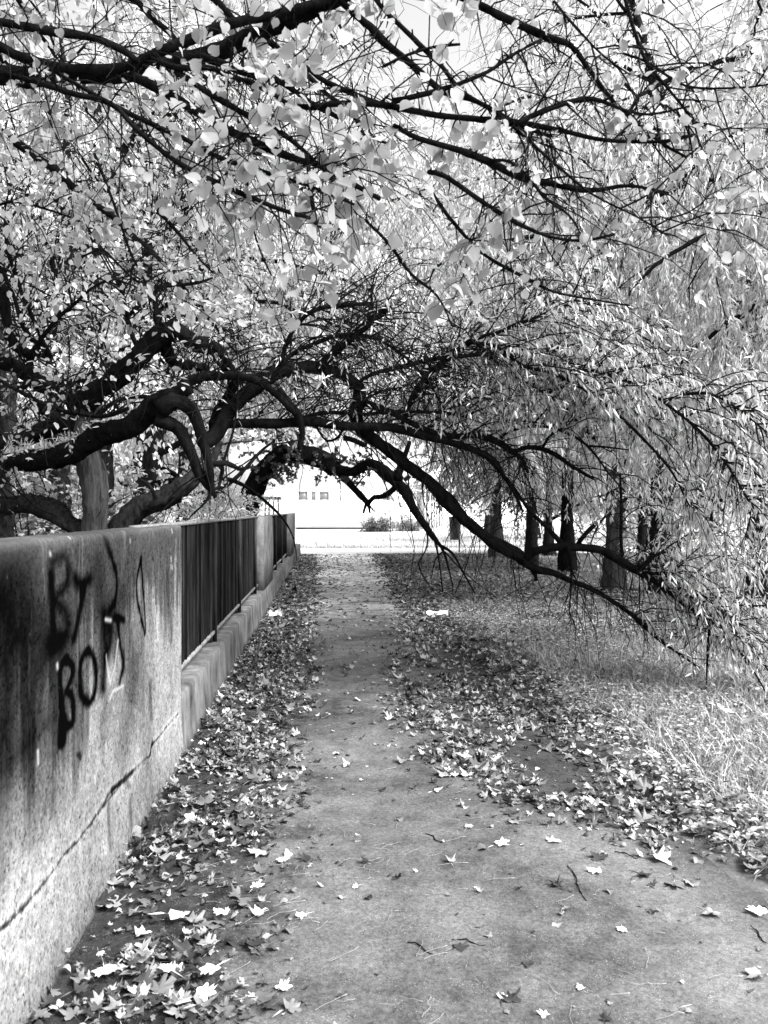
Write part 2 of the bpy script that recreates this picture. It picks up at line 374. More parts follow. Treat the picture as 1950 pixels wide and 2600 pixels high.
    # crack near the foot, with its lighter broken lip
    crack = z1([(935, 1170), (880, 1230), (850, 1275), (800, 1330), (792, 1380), (740, 1430), (690, 1480), (640, 1540), (600, 1560), (560, 1610), (540, 1659)]) + \
        z7([(640, 80), (600, 130), (520, 200), (480, 280), (440, 330), (370, 430), (300, 500), (210, 630), (150, 700), (80, 780), (0, 850)])
    D = seg(crack) + (mott - .5) * .012 + (fine - .5) * .008
    m = .93 / (1 + np.exp((D - .0008 - .007 * np.clip((vn(5, 4) - .35) * 2.4, 0, 1.2)) / .0022)); lip = np.exp(-((D - .02) / .012) ** 2) * .25
    alb = alb * (1 + lip); alb = alb * (1 - m) + .012 * m; hgt = hgt - m * .8
    for L in ([(800, 1325), (790, 1385)], [(700, 1470), (590, 1570)], [(415, 1380), (425, 1392)]):
        D = seg(z1(L)) + (mott - .5) * .02; m = .95 / (1 + np.exp((D - .013) / .003)); alb = alb * (1 - m) + .01 * m; hgt = hgt - m * .8
    for L in ([(510, 210), (505, 470)], [(605, 240), (600, 380)], [(590, 130), (600, 180)]):
        D = seg(z7(L)); m = .7 / (1 + np.exp((D - .012) / .005)); alb = alb * (1 - m) + .03 * m
    # dark pitted holes, damp at the foot
    holes = (mott > .9) & (fine > .5); alb = np.where(holes, .03, alb)
    foot = 1 / (1 + np.exp((Zg - .10 - (blot - .5) * .2) / .04)); alb = alb * (1 - .45 * foot)
    edge = np.exp(-((WH - Zg) / .03)); alb = alb * (1 - .2 * edge) + .05 * edge
    alb = np.clip(alb - .006, .0015, .85); out = np.ones((nh, nw, 4), np.float32)
    out[..., 0] = alb; out[..., 1] = np.clip(.5 + hgt * .5, 0, 1); out[..., 2] = alb
    im = bpy.data.images.new('wall_face', nw, nh, float_buffer=True, is_data=True)
    im.pixels.foreach_set(out.ravel()); im.update(); im.pack() if False else None
    return im
def m_wall():
    t = NT('stained_concrete'); im = wall_image(); g = t.n('ShaderNodeNewGeometry'); s = t.n('ShaderNodeSeparateXYZ'); t.l(g.outputs['Position'], s.inputs[0])
    u = t.math('DIVIDE', t.math('SUBTRACT', s.outputs[1], UY0), UY1 - UY0); v = t.math('DIVIDE', s.outputs[2], WH)
    c = t.n('ShaderNodeCombineXYZ'); t.l(u, c.inputs[0]); t.l(v, c.inputs[1])
    i = t.n('ShaderNodeTexImage', extension='EXTEND'); i.image = im; i.interpolation = 'Cubic'; t.l(c.outputs[0], i.inputs[0])
    sp = t.n('ShaderNodeSeparateColor'); t.l(i.outputs[0], sp.inputs[0])
    nz = t.noise(t.coord(), 170, 4, .9); gr = t.ramp(nz, [(.36, .65), (.64, 1.35)])
    return t.bsdf(t.math('MULTIPLY', sp.outputs[0], gr), .95, t.math('ADD', sp.outputs[1], t.math('MULTIPLY', nz, .25)), .6, .012, .02)
M['wall'] = m_wall()

# ------------------------------------------------------------------ ground
def sheet(name, x0, x1, y0, y1, z, mat, nx=1, ny=1, rough=0, seed=0):
    rng = np.random.default_rng(seed); X, Y = np.meshgrid(np.linspace(x0, x1, nx + 1), np.linspace(y0, y1, ny + 1))
    Z = np.full(X.shape, z); 
    if rough: Z = Z + rough * rng.random(X.shape)
    i = np.arange(ny)[:, None] * (nx + 1) + np.arange(nx)[None]; Q = np.stack([i, i + 1, i + nx + 2, i + nx + 1], -1).reshape(-1, 4)
    m = MB().add(np.stack([X, Y, Z], -1), Q); o = m.build(name, mat); return tag(o, kind='structure')
sheet('ground', -600, 600, -600, 900, -.02, M['lawn'])
sheet('soil', 1.7, 14, -4, 29.5, -.012, M['soil'], 60, 160, .02, 1)
sheet('soil', -12, -1.15, -4, 30, -.012, M['soil'], 10, 20)
# the asphalt path, its right rim uneven
rng = np.random.default_rng(11)
ys = np.concatenate([np.linspace(-4, 2.2, 10, endpoint=False), np.linspace(2.2, 29, 120)])
rim = 1.78 + .12 * np.sin(ys * 1.7) + .07 * np.sin(ys * 4.3 + 1) + rng.normal(0, .02, len(ys)) + np.clip(2.9 - ys, 0, 3) * .4
V = np.stack([np.stack([np.full(len(ys), -A_W - .03), ys, np.full(len(ys), .012)], -1), np.stack([rim * .5, ys, np.full(len(ys), .014)], -1), np.stack([rim, ys, np.full(len(ys), .012)], -1), np.stack([rim + .03, ys, np.full(len(ys), -.03)], -1)], 1)
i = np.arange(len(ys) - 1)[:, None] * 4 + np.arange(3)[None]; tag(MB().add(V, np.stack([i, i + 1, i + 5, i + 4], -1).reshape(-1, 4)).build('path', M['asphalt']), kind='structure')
sheet('cross_path', -40, 40, 29.0, 33.5, .0, M['pale_path'])

# ------------------------------------------------------------------ walls, plinth, pillars, fence
def slab(mb, prof, y0, y1, n, rng, rough):
    """extrude an (x,z) outline along y with uneven surface"""
    prof = np.array(prof, float); k = len(prof); ys = np.linspace(y0, y1, n + 1)
    V = np.zeros((n + 1, k, 3)); V[:, :, 0] = prof[:, 0]; V[:, :, 2] = prof[:, 1]; V[:, :, 1] = ys[:, None]
    V[:, :, 0] += rng.normal(0, rough, (n + 1, k)); V[:, :, 2] += rng.normal(0, rough, (n + 1, k)) * (prof[:, 1] > .05)
    i = np.arange(n)[:, None] * k; j = np.arange(k)[None]; j2 = (j + 1) % k
    Q = np.stack([i + j, i + k + j, i + k + j2, i + j2], -1).reshape(-1, 4)
    mb.add(V.reshape(-1, 3), [Q, np.arange(k)[None], (np.arange(k)[::-1] + n * k)[None]])
def prof_wall(x, z, wdt, foot=.03):
    L = [(-x + foot * 1.2, -.02), (-x + foot * .7, .05), (-x + foot * .25, .16)]
    L += [(-x, q) for q in np.linspace(.3, z - .03, 6)]
    L += [(-x - .002, z - .008), (-x - .012, z), (-x - .04, z + .002), (-x - wdt * .5, z + .004), (-x - wdt + .03, z), (-x - wdt, z - .02), (-x - wdt, -.02)]
    return L
root = empty('concrete_wall', (-A_W - .1, 1.5, 0), 'stained concrete wall with faded black graffiti letters along the left of the path', 'wall')
m = MB(); slab(m, prof_wall(A_W, WH, .22), -2.5, 5.2, 190, rng, .0016); m.build('wall_face', M['wall'], root, True)
root = empty('low_wall', (-A_W - .1, 16, 0), 'low concrete plinth running beneath the metal fence and pillars', 'low wall')
m = MB(); slab(m, [(-A_W + .03, -.02), (-A_W + .012, .1), (-A_W + .004, .25), (-A_W + .003, .385), (-A_W - .012, .4), (-A_W - .15, .402), (-A_W - .3, .4), (-A_W - .3, -.02)], 5.2, 28.4, 220, rng, .001)
m.build('plinth', M['plinth'], root, True)
for k, (a, b) in enumerate([(11.87, 13.9), (20.6, 22.8)]):
    root = empty('concrete_pillar', (-A_W - .1, (a + b) / 2, .4), ['broad weathered concrete pillar between the first and second fence bays', 'farther concrete pillar standing before the last short fence bay'][k], 'pillar', 'concrete pillars of the fence')
    m = MB(); slab(m, [(-A_W + .006, .402), (-A_W + .006, .9), (-A_W + .004, 1.46), (-A_W - .02, 1.505), (-A_W - .2, 1.51), (-A_W - .25, 1.48), (-A_W - .25, .402)], a, b, 24, rng, .003)
    m.build('pillar_shaft', M['concrete'], root)
slat_meshes = []
for q in range(6):
    m = MB(); ww = .088; h = .985
    xs = [0, .0, .022, .022, 0, 0]; yy = [0, .02, .028, .058, .066, ww]
    r_ = np.random.default_rng(q)
    V = [(xs[i], yy[i], z) for z in (0, h) for i in range(6)] + [(-.008, yy[i], z) for z in (0, h) for i in (0, 5)]
    Fq = [(i, i + 1, i + 7, i + 6) for i in range(5)] + [(12, 14, 15, 13), (0, 6, 14, 12), (5, 13, 15, 11)]
    m.add(np.array(V) + r_.normal(0, .0006, (16, 3)), np.array(Fq)); slat_meshes.append(m.mesh('slat', M['slat']))
XF = -1.05
fl = ['dark ribbed metal fence of vertical slats, nearest bay beyond the concrete wall', 'shadowed metal fence bay between the two concrete pillars', 'short last bay of metal fence beyond the far pillar']
for k, (a, b, a_r) in enumerate([(5.2, 11.87, 4.4), (13.9, 20.6, 13.9), (22.8, 26.2, 22.8)]):
    root = empty('metal_fence', (XF, a, .4), fl[k], 'fence', 'bays of the metal fence')
    y = a + .01; n = 0; far = MB()
    while y + .09 < b:
        if k == 0 or (k == 1 and n < 40 and False):
            o = bpy.data.objects.new('slat', slat_meshes[n % 6]); COL.objects.link(o); o.parent = root
            o.location = (rng.normal(0, .0015) , y - a, .105 + rng.normal(0, .002)); o.rotation_euler = (rng.normal(0, .002), 0, rng.normal(0, .015))
        else: 
            box(far, XF - .006, XF + .006 + .006 * (n % 2), y, y + .086, .505, 1.49)
        y += .0915; n += 1
    if k: tag(far.build('slat', M['slat'], root), kind='stuff')
    boxo('bottom_rail', M['rail'], root, XF - .02, XF + .035, a, b, .475, .503)
    boxo('top_rail', M['rail'], root, XF - .03, XF + .03, a_r, b, 1.492, 1.517)
    yp = a + 2.1
    while yp < b - .3:
        boxo('post', M['metal'], root, XF + .0145, XF + .05, yp - .018, yp + .018, .4, 1.491)
        boxo('foot_block', M['metal'], root, XF - .05, XF + .013, yp - .08, yp + .06, .4, .474)
        yp += 2.05
print('structure ok')

# ------------------------------------------------------------------ far things: building, lawn edge, bin
D_B = 73
def bx_px(px): return W(px, CY, D_B)[0]
def bz(py): return EYE + (CY - py) / F * D_B
yb = 68.0
root = empty('building', (0, yb, 0), 'long white sunlit building across the lawn beyond the arch', 'building')
xl, xr = bx_px(640), bx_px(1330)
m = MB()
wins = [(761, 785), (792, 804), (811, 835), (962, 981), (1010, 1032)]
zt, zb = bz(1251), bz(1273); zs = 3.32
xs = [xl] + [v for a, b in wins for v in (bx_px(a), bx_px(b))] + [xr]
for i in range(0, len(xs) - 1): 
    if i % 2 == 0: box(m, xs[i], xs[i + 1], yb, yb + .3, zb, zt)
box(m, xl, xr, yb, yb + .3, -.1, zb); box(m, xl, xr, yb - .03, yb + .3, zt, zt + .12); box(m, xl, xr, yb, yb + .3, zt + .12, 5.8)
m.build('wall', M['white_wall'], root); boxo('roof', M['frame'], root, xl - .3, xr + .3, yb - .4, yb + 9, 5.8, 6.1)
boxo('back_wall', M['white_wall'], root, xl, xr, yb + 8, yb + 8.3, -.1, 5.8)
boxo('base_shadow', M['metal'], root, bx_px(758), bx_px(925), yb - .05, yb - .002, .0, .1)  # dark strip painted in for the shadow line at the building's foot
for a, b in wins:
    x0, x1 = bx_px(a), bx_px(b); fr = MB()
    box(fr, x0, x0 + .06, yb + .08, yb + .16, zb, zt); box(fr, x1 - .06, x1, yb + .08, yb + .16, zb, zt); box(fr, x0 + .06, x1 - .06, yb + .08, yb + .16, zb, zb + .06); box(fr, x0 + .06, x1 - .06, yb + .08, yb + .16, zt - .06, zt)
    wo_ = fr.build('window', M['frame'], root); g = boxo('pane', M['glass'], wo_, x0 + .06, x1 - .06, yb + .11, yb + .13, zb + .06, zt - .06)
# side structures
root = empty('porch', (W(695, CY, 60)[0], 60, 0), 'small flat roofed porch on thin columns at the left end of the lawn', 'porch')
xa, xb = W(672, CY, 60)[0], W(712, CY, 60)[0]
boxo('roof', M['metal'], root, xa, xb, 59, 62, 2.45, 2.65)
for q in (.08, .32, .6, .9):
    boxo('column', M['metal'], root, xa + (xb - xa) * q, xa + (xb - xa) * q + .09, 59.1, 59.19, -.02, 2.449)
root = empty('slatted_gate', (W(1110, CY, 60)[0], 60, 0), 'grey gate with tall vertical bars beside the far building', 'gate')
xa, xb = W(1060, CY, 60)[0], W(1118, CY, 60)[0]
boxo('panel', M['rail'], root, xa, xa + .6, 60.0, 60.1, .4, 2.9)
for q in range(7):
    x = xa + .7 + q * .2; boxo('bar', M['metal'], root, x, x + .07, 60, 60.07, .4, 2.9)
boxo('bottom_beam', M['rail'], root, xa, xb, 59.98, 60.1, .3, .39); boxo('top_beam', M['rail'], root, xa, xb, 59.98, 60.1, 2.91, 3.0)

gp = G(1166, 1402)
root = empty('litter_bin', tuple(gp), 'dark tapered litter bin on a thin pole near the end of the path', 'litter bin')
m = MB(); tube(m, [gp + (0, 0, -.02), gp + (0, 0, 1.45)], [.028, .028], 8); m.build('pole', M['metal'], root)
m = MB(); cpt = gp + np.array([-.17, -.06, 0]); a = np.linspace(0, 2 * np.pi, 12, endpoint=False); rings = []
for z, r in [(.5, .17), (.48, .19), (.52, .195), (1.3, .24), (1.33, .25), (1.36, .25), (1.36, .225), (.6, .17)]:
    rings.append(np.stack([cpt[0] + r * np.cos(a), cpt[1] + r * np.sin(a), np.full(12, z)], -1))
V = np.concatenate(rings); i = np.arange(7)[:, None] * 12; j = np.arange(12)[None]; Q = np.stack([i + j, i + (j + 1) % 12, i + 12 + (j + 1) % 12, i + 12 + j], -1).reshape(-1, 4)
m.add(V, [Q, np.arange(12)[::-1][None], (np.arange(12) + 84)[None]]); m.build('bucket', M['bin'], root)
m = MB()
for z in (.7, 1.15): box(m, cpt[0] + .14, gp[0] + .03, gp[1] - .05, gp[1] - .031, z, z + .04)
m.build('bracket', M['metal'], root)

# ------------------------------------------------------------------ trees
def clear_zone(P):
    """True where foliage may be: keeps the walking tunnel and the view under the crowns free"""
    X, Y, Z = P[..., 0], P[..., 1], P[..., 2]
    tun = (X > np.where(Y > 17, -2.9, -1.75)) & (X < np.where(Y > 12, 2.3, 2.75)) & (Z < 1.95 + np.where(Y > 9, .06, .045) * Y) & (Y > 2)
    side = (X >= 2.3) & (Y > 9) & (Z < .9 + .6 * np.clip((9 - X) / 6, 0, 1)) & (X < 6.5)
    wall = (X > -1.3) & (X <= -.9) & (Z < 1.75)
    out = (Y > 31) & (X > -5) & (X < 5.5)
    pit = (np.hypot(X, Y) < 1.3)
    return ~(tun | side | wall | out | pit)

def branch_objs(root, specs, mat, rng, rough=.1, name='branch', step=.07, knots=True):
    out = []
    for sp in specs:
        pts, dep, rad = sp[:3]; n = len(pts)
        d = np.interp(np.linspace(0, 1, n), np.linspace(0, 1, len(dep)), dep); r = np.interp(np.linspace(0, 1, n), np.linspace(0, 1, len(rad)), rad)
        P = np.array([W(x, y, q) for (x, y), q in zip(pts, d)]); R = r * d / F
        S, RR = smooth_poly(P, R, step)
        kk = np.arange(0, len(S) + 8, 5); wob = rng.normal(0, 1, (len(kk), 3)); S = S + np.stack([np.interp(np.arange(len(S)), kk, wob[:, q]) for q in range(3)], -1) * RR[:, None] * .3
        nz_ = np.interp(np.arange(len(RR)), np.arange(0, len(RR) + 6, 4), rng.normal(0, .09, len(np.arange(0, len(RR) + 6, 4)))); RR = RR * (1 + nz_)
        m = MB(); tube(m, S, np.maximum(RR, .0018), 22 if RR.max() > .06 else 10 if RR.max() > .03 else 6, rough, rng)
        mt = sp[3] if len(sp) > 3 else mat
        # short spurs and knots along the bark
        if knots:
            ns = max(2, int(len(S) * 1.3)); idx = rng.integers(0, len(S) - 1, ns); D = unit(rng.normal(0, 1, (ns, 3)))
            L = rng.uniform(.01, .05, ns) + RR[idx]; tubes(m, spray(rng, S[idx], D, L, 3, 0, .1), np.repeat((np.minimum(RR[idx], .006) * .7)[:, None], 3, 1) * [1, .8, .3], 3)
        m.build(name, mt, root, True); out.append((S, RR))
    return out
def resample(L, n=10):
    return np.array([[P[int(q)] for q in np.linspace(0, len(P) - 1, n)] for P, _ in L])
def perp(rng, T, out=1.0):
    r = rng.normal(0, 1, T.shape); r -= T * (r * T).sum(-1, keepdims=True); return unit(T * .55 + unit(r) * out)

def leaves_on(mb, rng, tw, n, tmpl, size, hang=.6, spread=.5, off=.01, jitter=.6, keep=True, collect=None):
    if len(tw) > 400: tw = tw[rng.random(len(tw)) < .72]
    p, t, i, tt = pick(rng, tw, n, .08, 1.0)
    ax = unit(t * .4 + rng.normal(0, spread, (n, 3)) + np.array([0, 0, -hang])); p = p + ax * off
    if keep: k = clear_zone(p); p, ax = p[k], ax[k]
    s = rng.uniform(size[0], size[1], len(p)); X, Y, Z = frames(rng, ax, None, jitter)
    if collect is not None:
        u, v, d = proj(p); vis = (u > -20) & (u < 1970) & (v > -20) & (v < 2600) & (d > .8); sc = np.where(vis, s / d, 0)
        sel = np.argsort(-sc)[:collect[1]]; collect[0].extend([(p[q], X[q], Y[q], Z[q], s[q]) for q in sel]); mk = np.ones(len(p), bool); mk[sel] = False
        p, X, Y, Z, s = p[mk], X[mk], Y[mk], Z[mk], s[mk]
    put(mb, tmpl[0], tmpl[1], p, X, Y, Z, s)

def crown_tree(name, base, h, tr, label, seed, spread=3.0, limbs=16, sec=120, twigs=900, leaf=22000, size=(.07, .13), tmpl=None, mat=None, bark=None, droop=.35, zlo=.35, lean=(0, 0), group=None, trunk_bend=.1, cat='tree', twig_len=(.4, 1.1), hang=.6, sides=(0, 2 * math.pi)):
    rng = np.random.default_rng(seed); base = np.array([base[0], base[1], -.03]); bark = bark or M['bark_mid']
    root = empty(name, tuple(base), label, cat, group)
    n = 9; z = np.linspace(0, 1, n); P = np.stack([base[0] + lean[0] * z ** 1.4 + rng.normal(0, trunk_bend, n) * z, base[1] + lean[1] * z ** 1.4 + rng.normal(0, trunk_bend, n) * z, base[2] + z * h], -1)
    R = tr * np.interp(z, [0, .03, .1, 1], [1.6, 1.2, 1, .15]); P2, R2 = smooth_poly(P, R, .14)
    m = MB(); tube(m, P2, R2, 12, .1, rng); m.build('trunk', bark, root, True)
    tt = rng.uniform(zlo, .97, limbs); k = tt * (n - 1); ki = np.minimum(k.astype(int), n - 2); S = P[ki] + (P[ki + 1] - P[ki]) * (k - ki)[:, None]
    az = rng.uniform(sides[0], sides[1], limbs); D = np.stack([np.cos(az), np.sin(az), rng.uniform(.25, .9, limbs)], -1)
    L = spread * (1.15 - .55 * tt) * rng.uniform(.8, 1.2, limbs); LP = spray(rng, S, D, L, 10, droop, .12)
    for q in range(limbs):
        m = MB(); r0 = tr * .38 * (1.1 - tt[q]) + .012; sp, sr = smooth_poly(LP[q], np.linspace(r0, .006, 10), .25); tube(m, sp, sr, 6, .06, rng); m.build('branch', M['bark'], root, True)
    p, t, i, u = pick(rng, LP, sec, .15, 1); SP = spray(rng, p, perp(rng, t, .9) + np.array([0, 0, .15]), spread * rng.uniform(.25, .55, sec), 7, droop, .15)
    ok = clear_zone(SP).all(1); SP = SP[ok]
    m = MB(); tubes(m, SP, np.linspace(.012, .004, 7)[None].repeat(len(SP), 0), 4)
    p, t, i, u = pick(rng, np.concatenate([SP, LP[:, 3:]]), twigs, .1, 1); TP = spray(rng, p, perp(rng, t, .8), rng.uniform(*twig_len, twigs), 4, droop * 1.6, .2)
    ok = clear_zone(TP).all(1); TP = TP[ok]
    tubes(m, TP, np.linspace(.005, .002, 4)[None].repeat(len(TP), 0), 3)
    tag(m.build('twig', M['twig'], root), kind='stuff')
    m = MB(); leaves_on(m, rng, TP, int(leaf * .56), tmpl or T_flat(), size, hang, .7, .02, .8)
    tag(m.build('foliage', mat or M['far_leaf'], root), kind='stuff')
    return root

# --- trees standing on the right beyond the path
def gxy(px, d): q = W(px, CY, d); return q[0], q[1]
rt = [(1259, 26.7, .2, 9), (1350, 21.5, .15, 9), (1441, 20.5, .17, 10), (1560, 15.8, .17, 9)]
rl = ['thin tree with flared foot on the right, nearest the litter bin', 'slender straight tree second from the litter bin', 'darkest straight trunk in the row right of the path', 'grey trunk of the closest tree in the row, behind hanging willow leaves']
for k, (px, d, r, h) in enumerate(rt):
    crown_tree('park_tree', gxy(px, d), h, r, rl[k], 40 + k, 3.6, 18, 150, 1500, 30000, (.06, .13), mat=M['far_leaf'], bark=[M['bark_lit'], M['bark_mid'], M['bark'], M['bark_lit']][k], zlo=.3, droop=.45, group='row of trees right of the path', trunk_bend=.04, tmpl=T_willow() if k == 3 else T_flat())
crown_tree('park_tree', (7.2, 12.5), 9, .2, 'leafy tree at the right edge behind the willow curtain', 50, 4.2, 22, 190, 1900, 34000, (.06, .12), mat=M['willow_leaf'], zlo=.15, droop=.5, tmpl=T_willow(), group='trees filling the right background')
crown_tree('park_tree', (9.0, 20), 10, .2, 'tall bright tree farther back at the right edge', 51, 5.0, 22, 190, 1700, 32000, (.09, .16), zlo=.12, droop=.4, group='trees filling the right background')
crown_tree('park_tree', (11.5, 26.5), 10, .2, 'tree behind the row of trunks, its crown above them', 52, 4.5, 20, 180, 1500, 28000, (.1, .16), zlo=.3, group='trees filling the right background')
# --- trees behind the wall
crown_tree('garden_tree', gxy(150, 12), 9, .18, 'pale leafy tree behind the graffiti wall at the far left', 60, 3.8, 20, 170, 1500, 30000, (.06, .12), zlo=.3, group='trees behind the wall')
crown_tree('garden_tree', gxy(360, 15), 10, .2, 'tree behind the wall seen under the big forked limb', 61, 3.8, 20, 170, 1500, 28000, (.08, .14), zlo=.2, group='trees behind the wall')
crown_tree('garden_tree', gxy(470, 20), 10, .2, 'tree behind the fence with foliage filling the left of the arch', 62, 3.8, 20, 170, 1500, 28000, (.09, .15), zlo=.12, group='trees behind the wall')
crown_tree('garden_tree', gxy(40, 21), 10, .2, 'dark evergreen tree far behind the wall', 63, 3.0, 16, 120, 900, 9000, (.1, .16), mat=M['dark_leaf'], zlo=.15, group='trees behind the wall')
crown_tree('garden_tree', gxy(560, 27), 11, .2, 'tree with a high crown rising above the far arch', 64, 4.4, 22, 190, 1700, 30000, (.1, .17), zlo=.3, group='trees behind the wall')

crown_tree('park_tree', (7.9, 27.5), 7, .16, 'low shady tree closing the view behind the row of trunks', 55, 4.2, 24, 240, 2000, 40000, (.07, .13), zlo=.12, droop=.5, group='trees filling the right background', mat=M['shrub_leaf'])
crown_tree('garden_tree', (-4.2, 17.5), 12, .22, 'tall tree behind the fence leaning its crown over the path', 65, 5.0, 26, 220, 1800, 48000, (.06, .11), zlo=.28, lean=(3.0, 0), group='trees behind the wall')
crown_tree('park_tree', (10.4, 24), 13, .22, 'tall tree whose crown fills the sky above the row of trunks', 53, 5.2, 26, 220, 1800, 48000, (.07, .13), zlo=.3, lean=(-6.2, 0), group='trees filling the right background')
crown_tree('park_tree', (8.6, 13.5), 12, .2, 'tree with fine leaves behind the linden branches at upper right', 54, 4.6, 24, 200, 1700, 48000, (.05, .09), zlo=.38, lean=(-4.0, 0), group='trees filling the right background', tmpl=T_willow(), mat=M['willow_leaf'])

# --- the far arch tree leaning over the path
rng = np.random.default_rng(70)
b0 = W(600, CY, 24); root = empty('leaning_tree', (b0[0], b0[1], -.03), 'dark tree arching over the far end of the path', 'tree')
br = branch_objs(root, [([(600, 1440), (622, 1308), (649, 1249), (681, 1204), (717, 1165), (753, 1150), (807, 1162), (853, 1190)], [24, 23], [28, 26, 26, 24, 19]),], M['bark'], rng, .12, 'trunk', .2)
br += branch_objs(root, [([(717, 1165), (760, 1100), (800, 1020), (860, 900), (900, 780)], [23.5, 22], [11, 5]), ([(681, 1204), (700, 1120), (680, 1010), (700, 880)], [23.5, 24], [10, 5]),
    ([(853, 1190), (889, 1231), (929, 1272), (931, 1279)], [23, 22], [9, 6]), ([(931, 1277), (926, 1290), (922, 1304)], [22, 22], [4, 2.5]), ([(931, 1277), (938, 1290), (940, 1303)], [22, 22], [4, 2.5]), ([(931, 1277), (942, 1288), (953, 1300)], [22, 22], [3, 1.5]),
    ([(903, 1238), (918, 1218), (935, 1200), (940, 1180)], [22.5, 22], [2, 1]), ([(931, 1277), (950, 1262), (975, 1258), (1000, 1240), (1018, 1215)], [22, 20], [6, 6, 7]),
    ([(853, 1190), (890, 1196), (929, 1181), (965, 1190), (1000, 1215), (1024, 1250), (1052, 1294), (1088, 1344), (1119, 1385)], [23, 19, 15.5], [13, 12, 17, 16, 9, 5]),
    ([(1083, 1338), (1086, 1370), (1078, 1400), (1062, 1430), (1075, 1465), (1100, 1500)], [15.5, 14.8], [3, 1]), ([(1100, 1360), (1110, 1400), (1118, 1450), (1125, 1510)], [15.4, 15], [4, 1.5]),
    ([(1119, 1385), (1130, 1410), (1140, 1450), (1150, 1490), (1148, 1520)], [15.5, 15], [4, 2, 1]), ([(1119, 1385), (1150, 1405), (1175, 1450), (1215, 1520)], [15.5, 15], [4, 1.5]),
    ([(1125, 1400), (1105, 1420), (1095, 1470)], [15.4, 15], [3, 1]), ([(1150, 1520), (1175, 1460), (1195, 1400), (1210, 1350)], [15, 15], [1.5, 1]), ([(1130, 1400), (1165, 1440), (1210, 1480), (1260, 1515)], [15.4, 14.4], [2, 1]),
    ([(1040, 1120), (1020, 1180), (1010, 1220)], [18, 18], [5, 12])], M['bark'], rng, .1, 'branch', .15)
BP = resample(br, 10); p, t, i, u = pick(rng, BP[:9], 420, .1, 1)
TP = spray(rng, p, perp(rng, t, .9) + np.array([0, 0, .2]), rng.uniform(.4, 1.3, 420), 6, .45, .2); TP = TP[(TP[:, :, 2] > 2.3 + .0 * TP[:, :, 1]).all(1) | (rng.random(len(TP)) < .15)]
m = MB(); tubes(m, TP, np.linspace(.008, .003, 6)[None].repeat(len(TP), 0), 3); tag(m.build('twig', M['twig'], root), kind='stuff')
m = MB(); p, t, i, u = pick(rng, TP, 20000, .1, 1); p = p[(p[:, 2] > 2.35)]; n = len(p); X, Y, Z = frames(rng, rng.normal(0, 1, (n, 3)), None, .8); T_ = T_broad(); put(m, T_[0], T_[1], p, X, Y, Z, rng.uniform(.05, .1, n))
tag(m.build('foliage', M['dark_leaf'], root), kind='stuff')

# --- forked tree just behind the wall
rng = np.random.default_rng(71)
b0 = W(232, CY, 7); root = empty('forked_tree', (b0[0], b0[1], -.03), 'old forked tree with furrowed grey trunk just behind the graffiti wall', 'tree')
tb = branch_objs(root, [([(238, 1760), (236, 1500), (234, 1340), (233, 1250), (231, 1150), (224, 1070), (212, 1015)], [7, 7], [40, 36, 34, 32, 32, 30], M['bark_lit'])], M['bark_lit'], rng, .1, 'trunk', .05)
fb = branch_objs(root, [
    ([(216, 1040), (236, 1000), (274, 961), (320, 925), (350, 902), (401, 864), (440, 850), (490, 858), (540, 880), (575, 915), (592, 960), (575, 1010), (548, 1060), (540, 1100)], [7, 6.7, 6.6, 7.2, 7.8], [24, 27, 30, 24, 18, 13, 12]),
    ([(415, 875), (430, 908), (451, 925), (490, 932), (530, 931)], [6.7, 7.2], [15, 14, 9]),
    ([(216, 1040), (190, 1010), (148, 992), (97, 969), (40, 930), (-60, 900)], [7, 6.8], [24, 22, 20, 16]),
    ([(225, 1100), (190, 1075), (140, 1080), (105, 1100), (60, 1110), (-40, 1130)], [7.1, 7.6], [20, 24, 18]),
    ([(225, 1352), (195, 1338), (139, 1308), (63, 1284), (-20, 1275), (-120, 1290)], [7, 7.2], [20, 24, 22, 22], M['bark_mid']),
    ([(127, 902), (101, 877), (63, 834), (34, 750), (12, 700), (-10, 600)], [6.5, 6.2], [6, 6, 5]), ([(127, 905), (100, 845), (75, 790), (52, 740), (20, 640), (15, 560)], [6.5, 6], [5, 4]),
    ([(75, 905), (105, 860), (150, 805), (190, 770), (235, 730), (290, 700)], [6.5, 6], [6, 5, 3]), ([(60, 985), (72, 950), (70, 905), (95, 898), (127, 902)], [6.7, 6.5], [9, 8, 6]),
    ([(352, 900), (335, 850), (325, 800), (312, 750), (300, 680)], [6.7, 6.4], [7, 5, 3]), ([(402, 862), (398, 800), (388, 750), (375, 690), (372, 600)], [6.7, 6.6], [9, 6]),
    ([(-20, 930), (0, 965), (63, 1003), (139, 1037), (211, 1052), (274, 1054), (325, 1037)], [6.4, 6.0], [4, 5, 6, 5]), ([(250, 1055), (290, 1022), (340, 1008), (392, 1008)], [6.2, 6.1], [6, 5]),
    ([(0, 650), (8, 740), (24, 830), (40, 880), (90, 905)], [6.4, 6.6], [9, 12, 12, 10]),
], M['bark'], rng, .13, 'branch', .05)
BP = resample(fb, 12)
p, t, i, u = pick(rng, BP, 240, .2, 1); TP = spray(rng, p, perp(rng, t, .9) + np.array([0, 0, .5]), rng.uniform(.3, 1.0, 240), 7, .1, .22); TP = TP[clear_zone(TP).all(1)]
p, t, i, u = pick(rng, TP, 700, .1, 1); T2 = spray(rng, p, perp(rng, t, .8), rng.uniform(.15, .5, 700), 7, .2, .2); T2 = T2[clear_zone(T2).all(1)]
m = MB(); tubes(m, TP, np.linspace(.008, .003, 7)[None].repeat(len(TP), 0), 4); tubes(m, T2, np.linspace(.004, .0015, 7)[None].repeat(len(T2), 0), 3); tag(m.build('twig', M['twig'], root), kind='stuff')
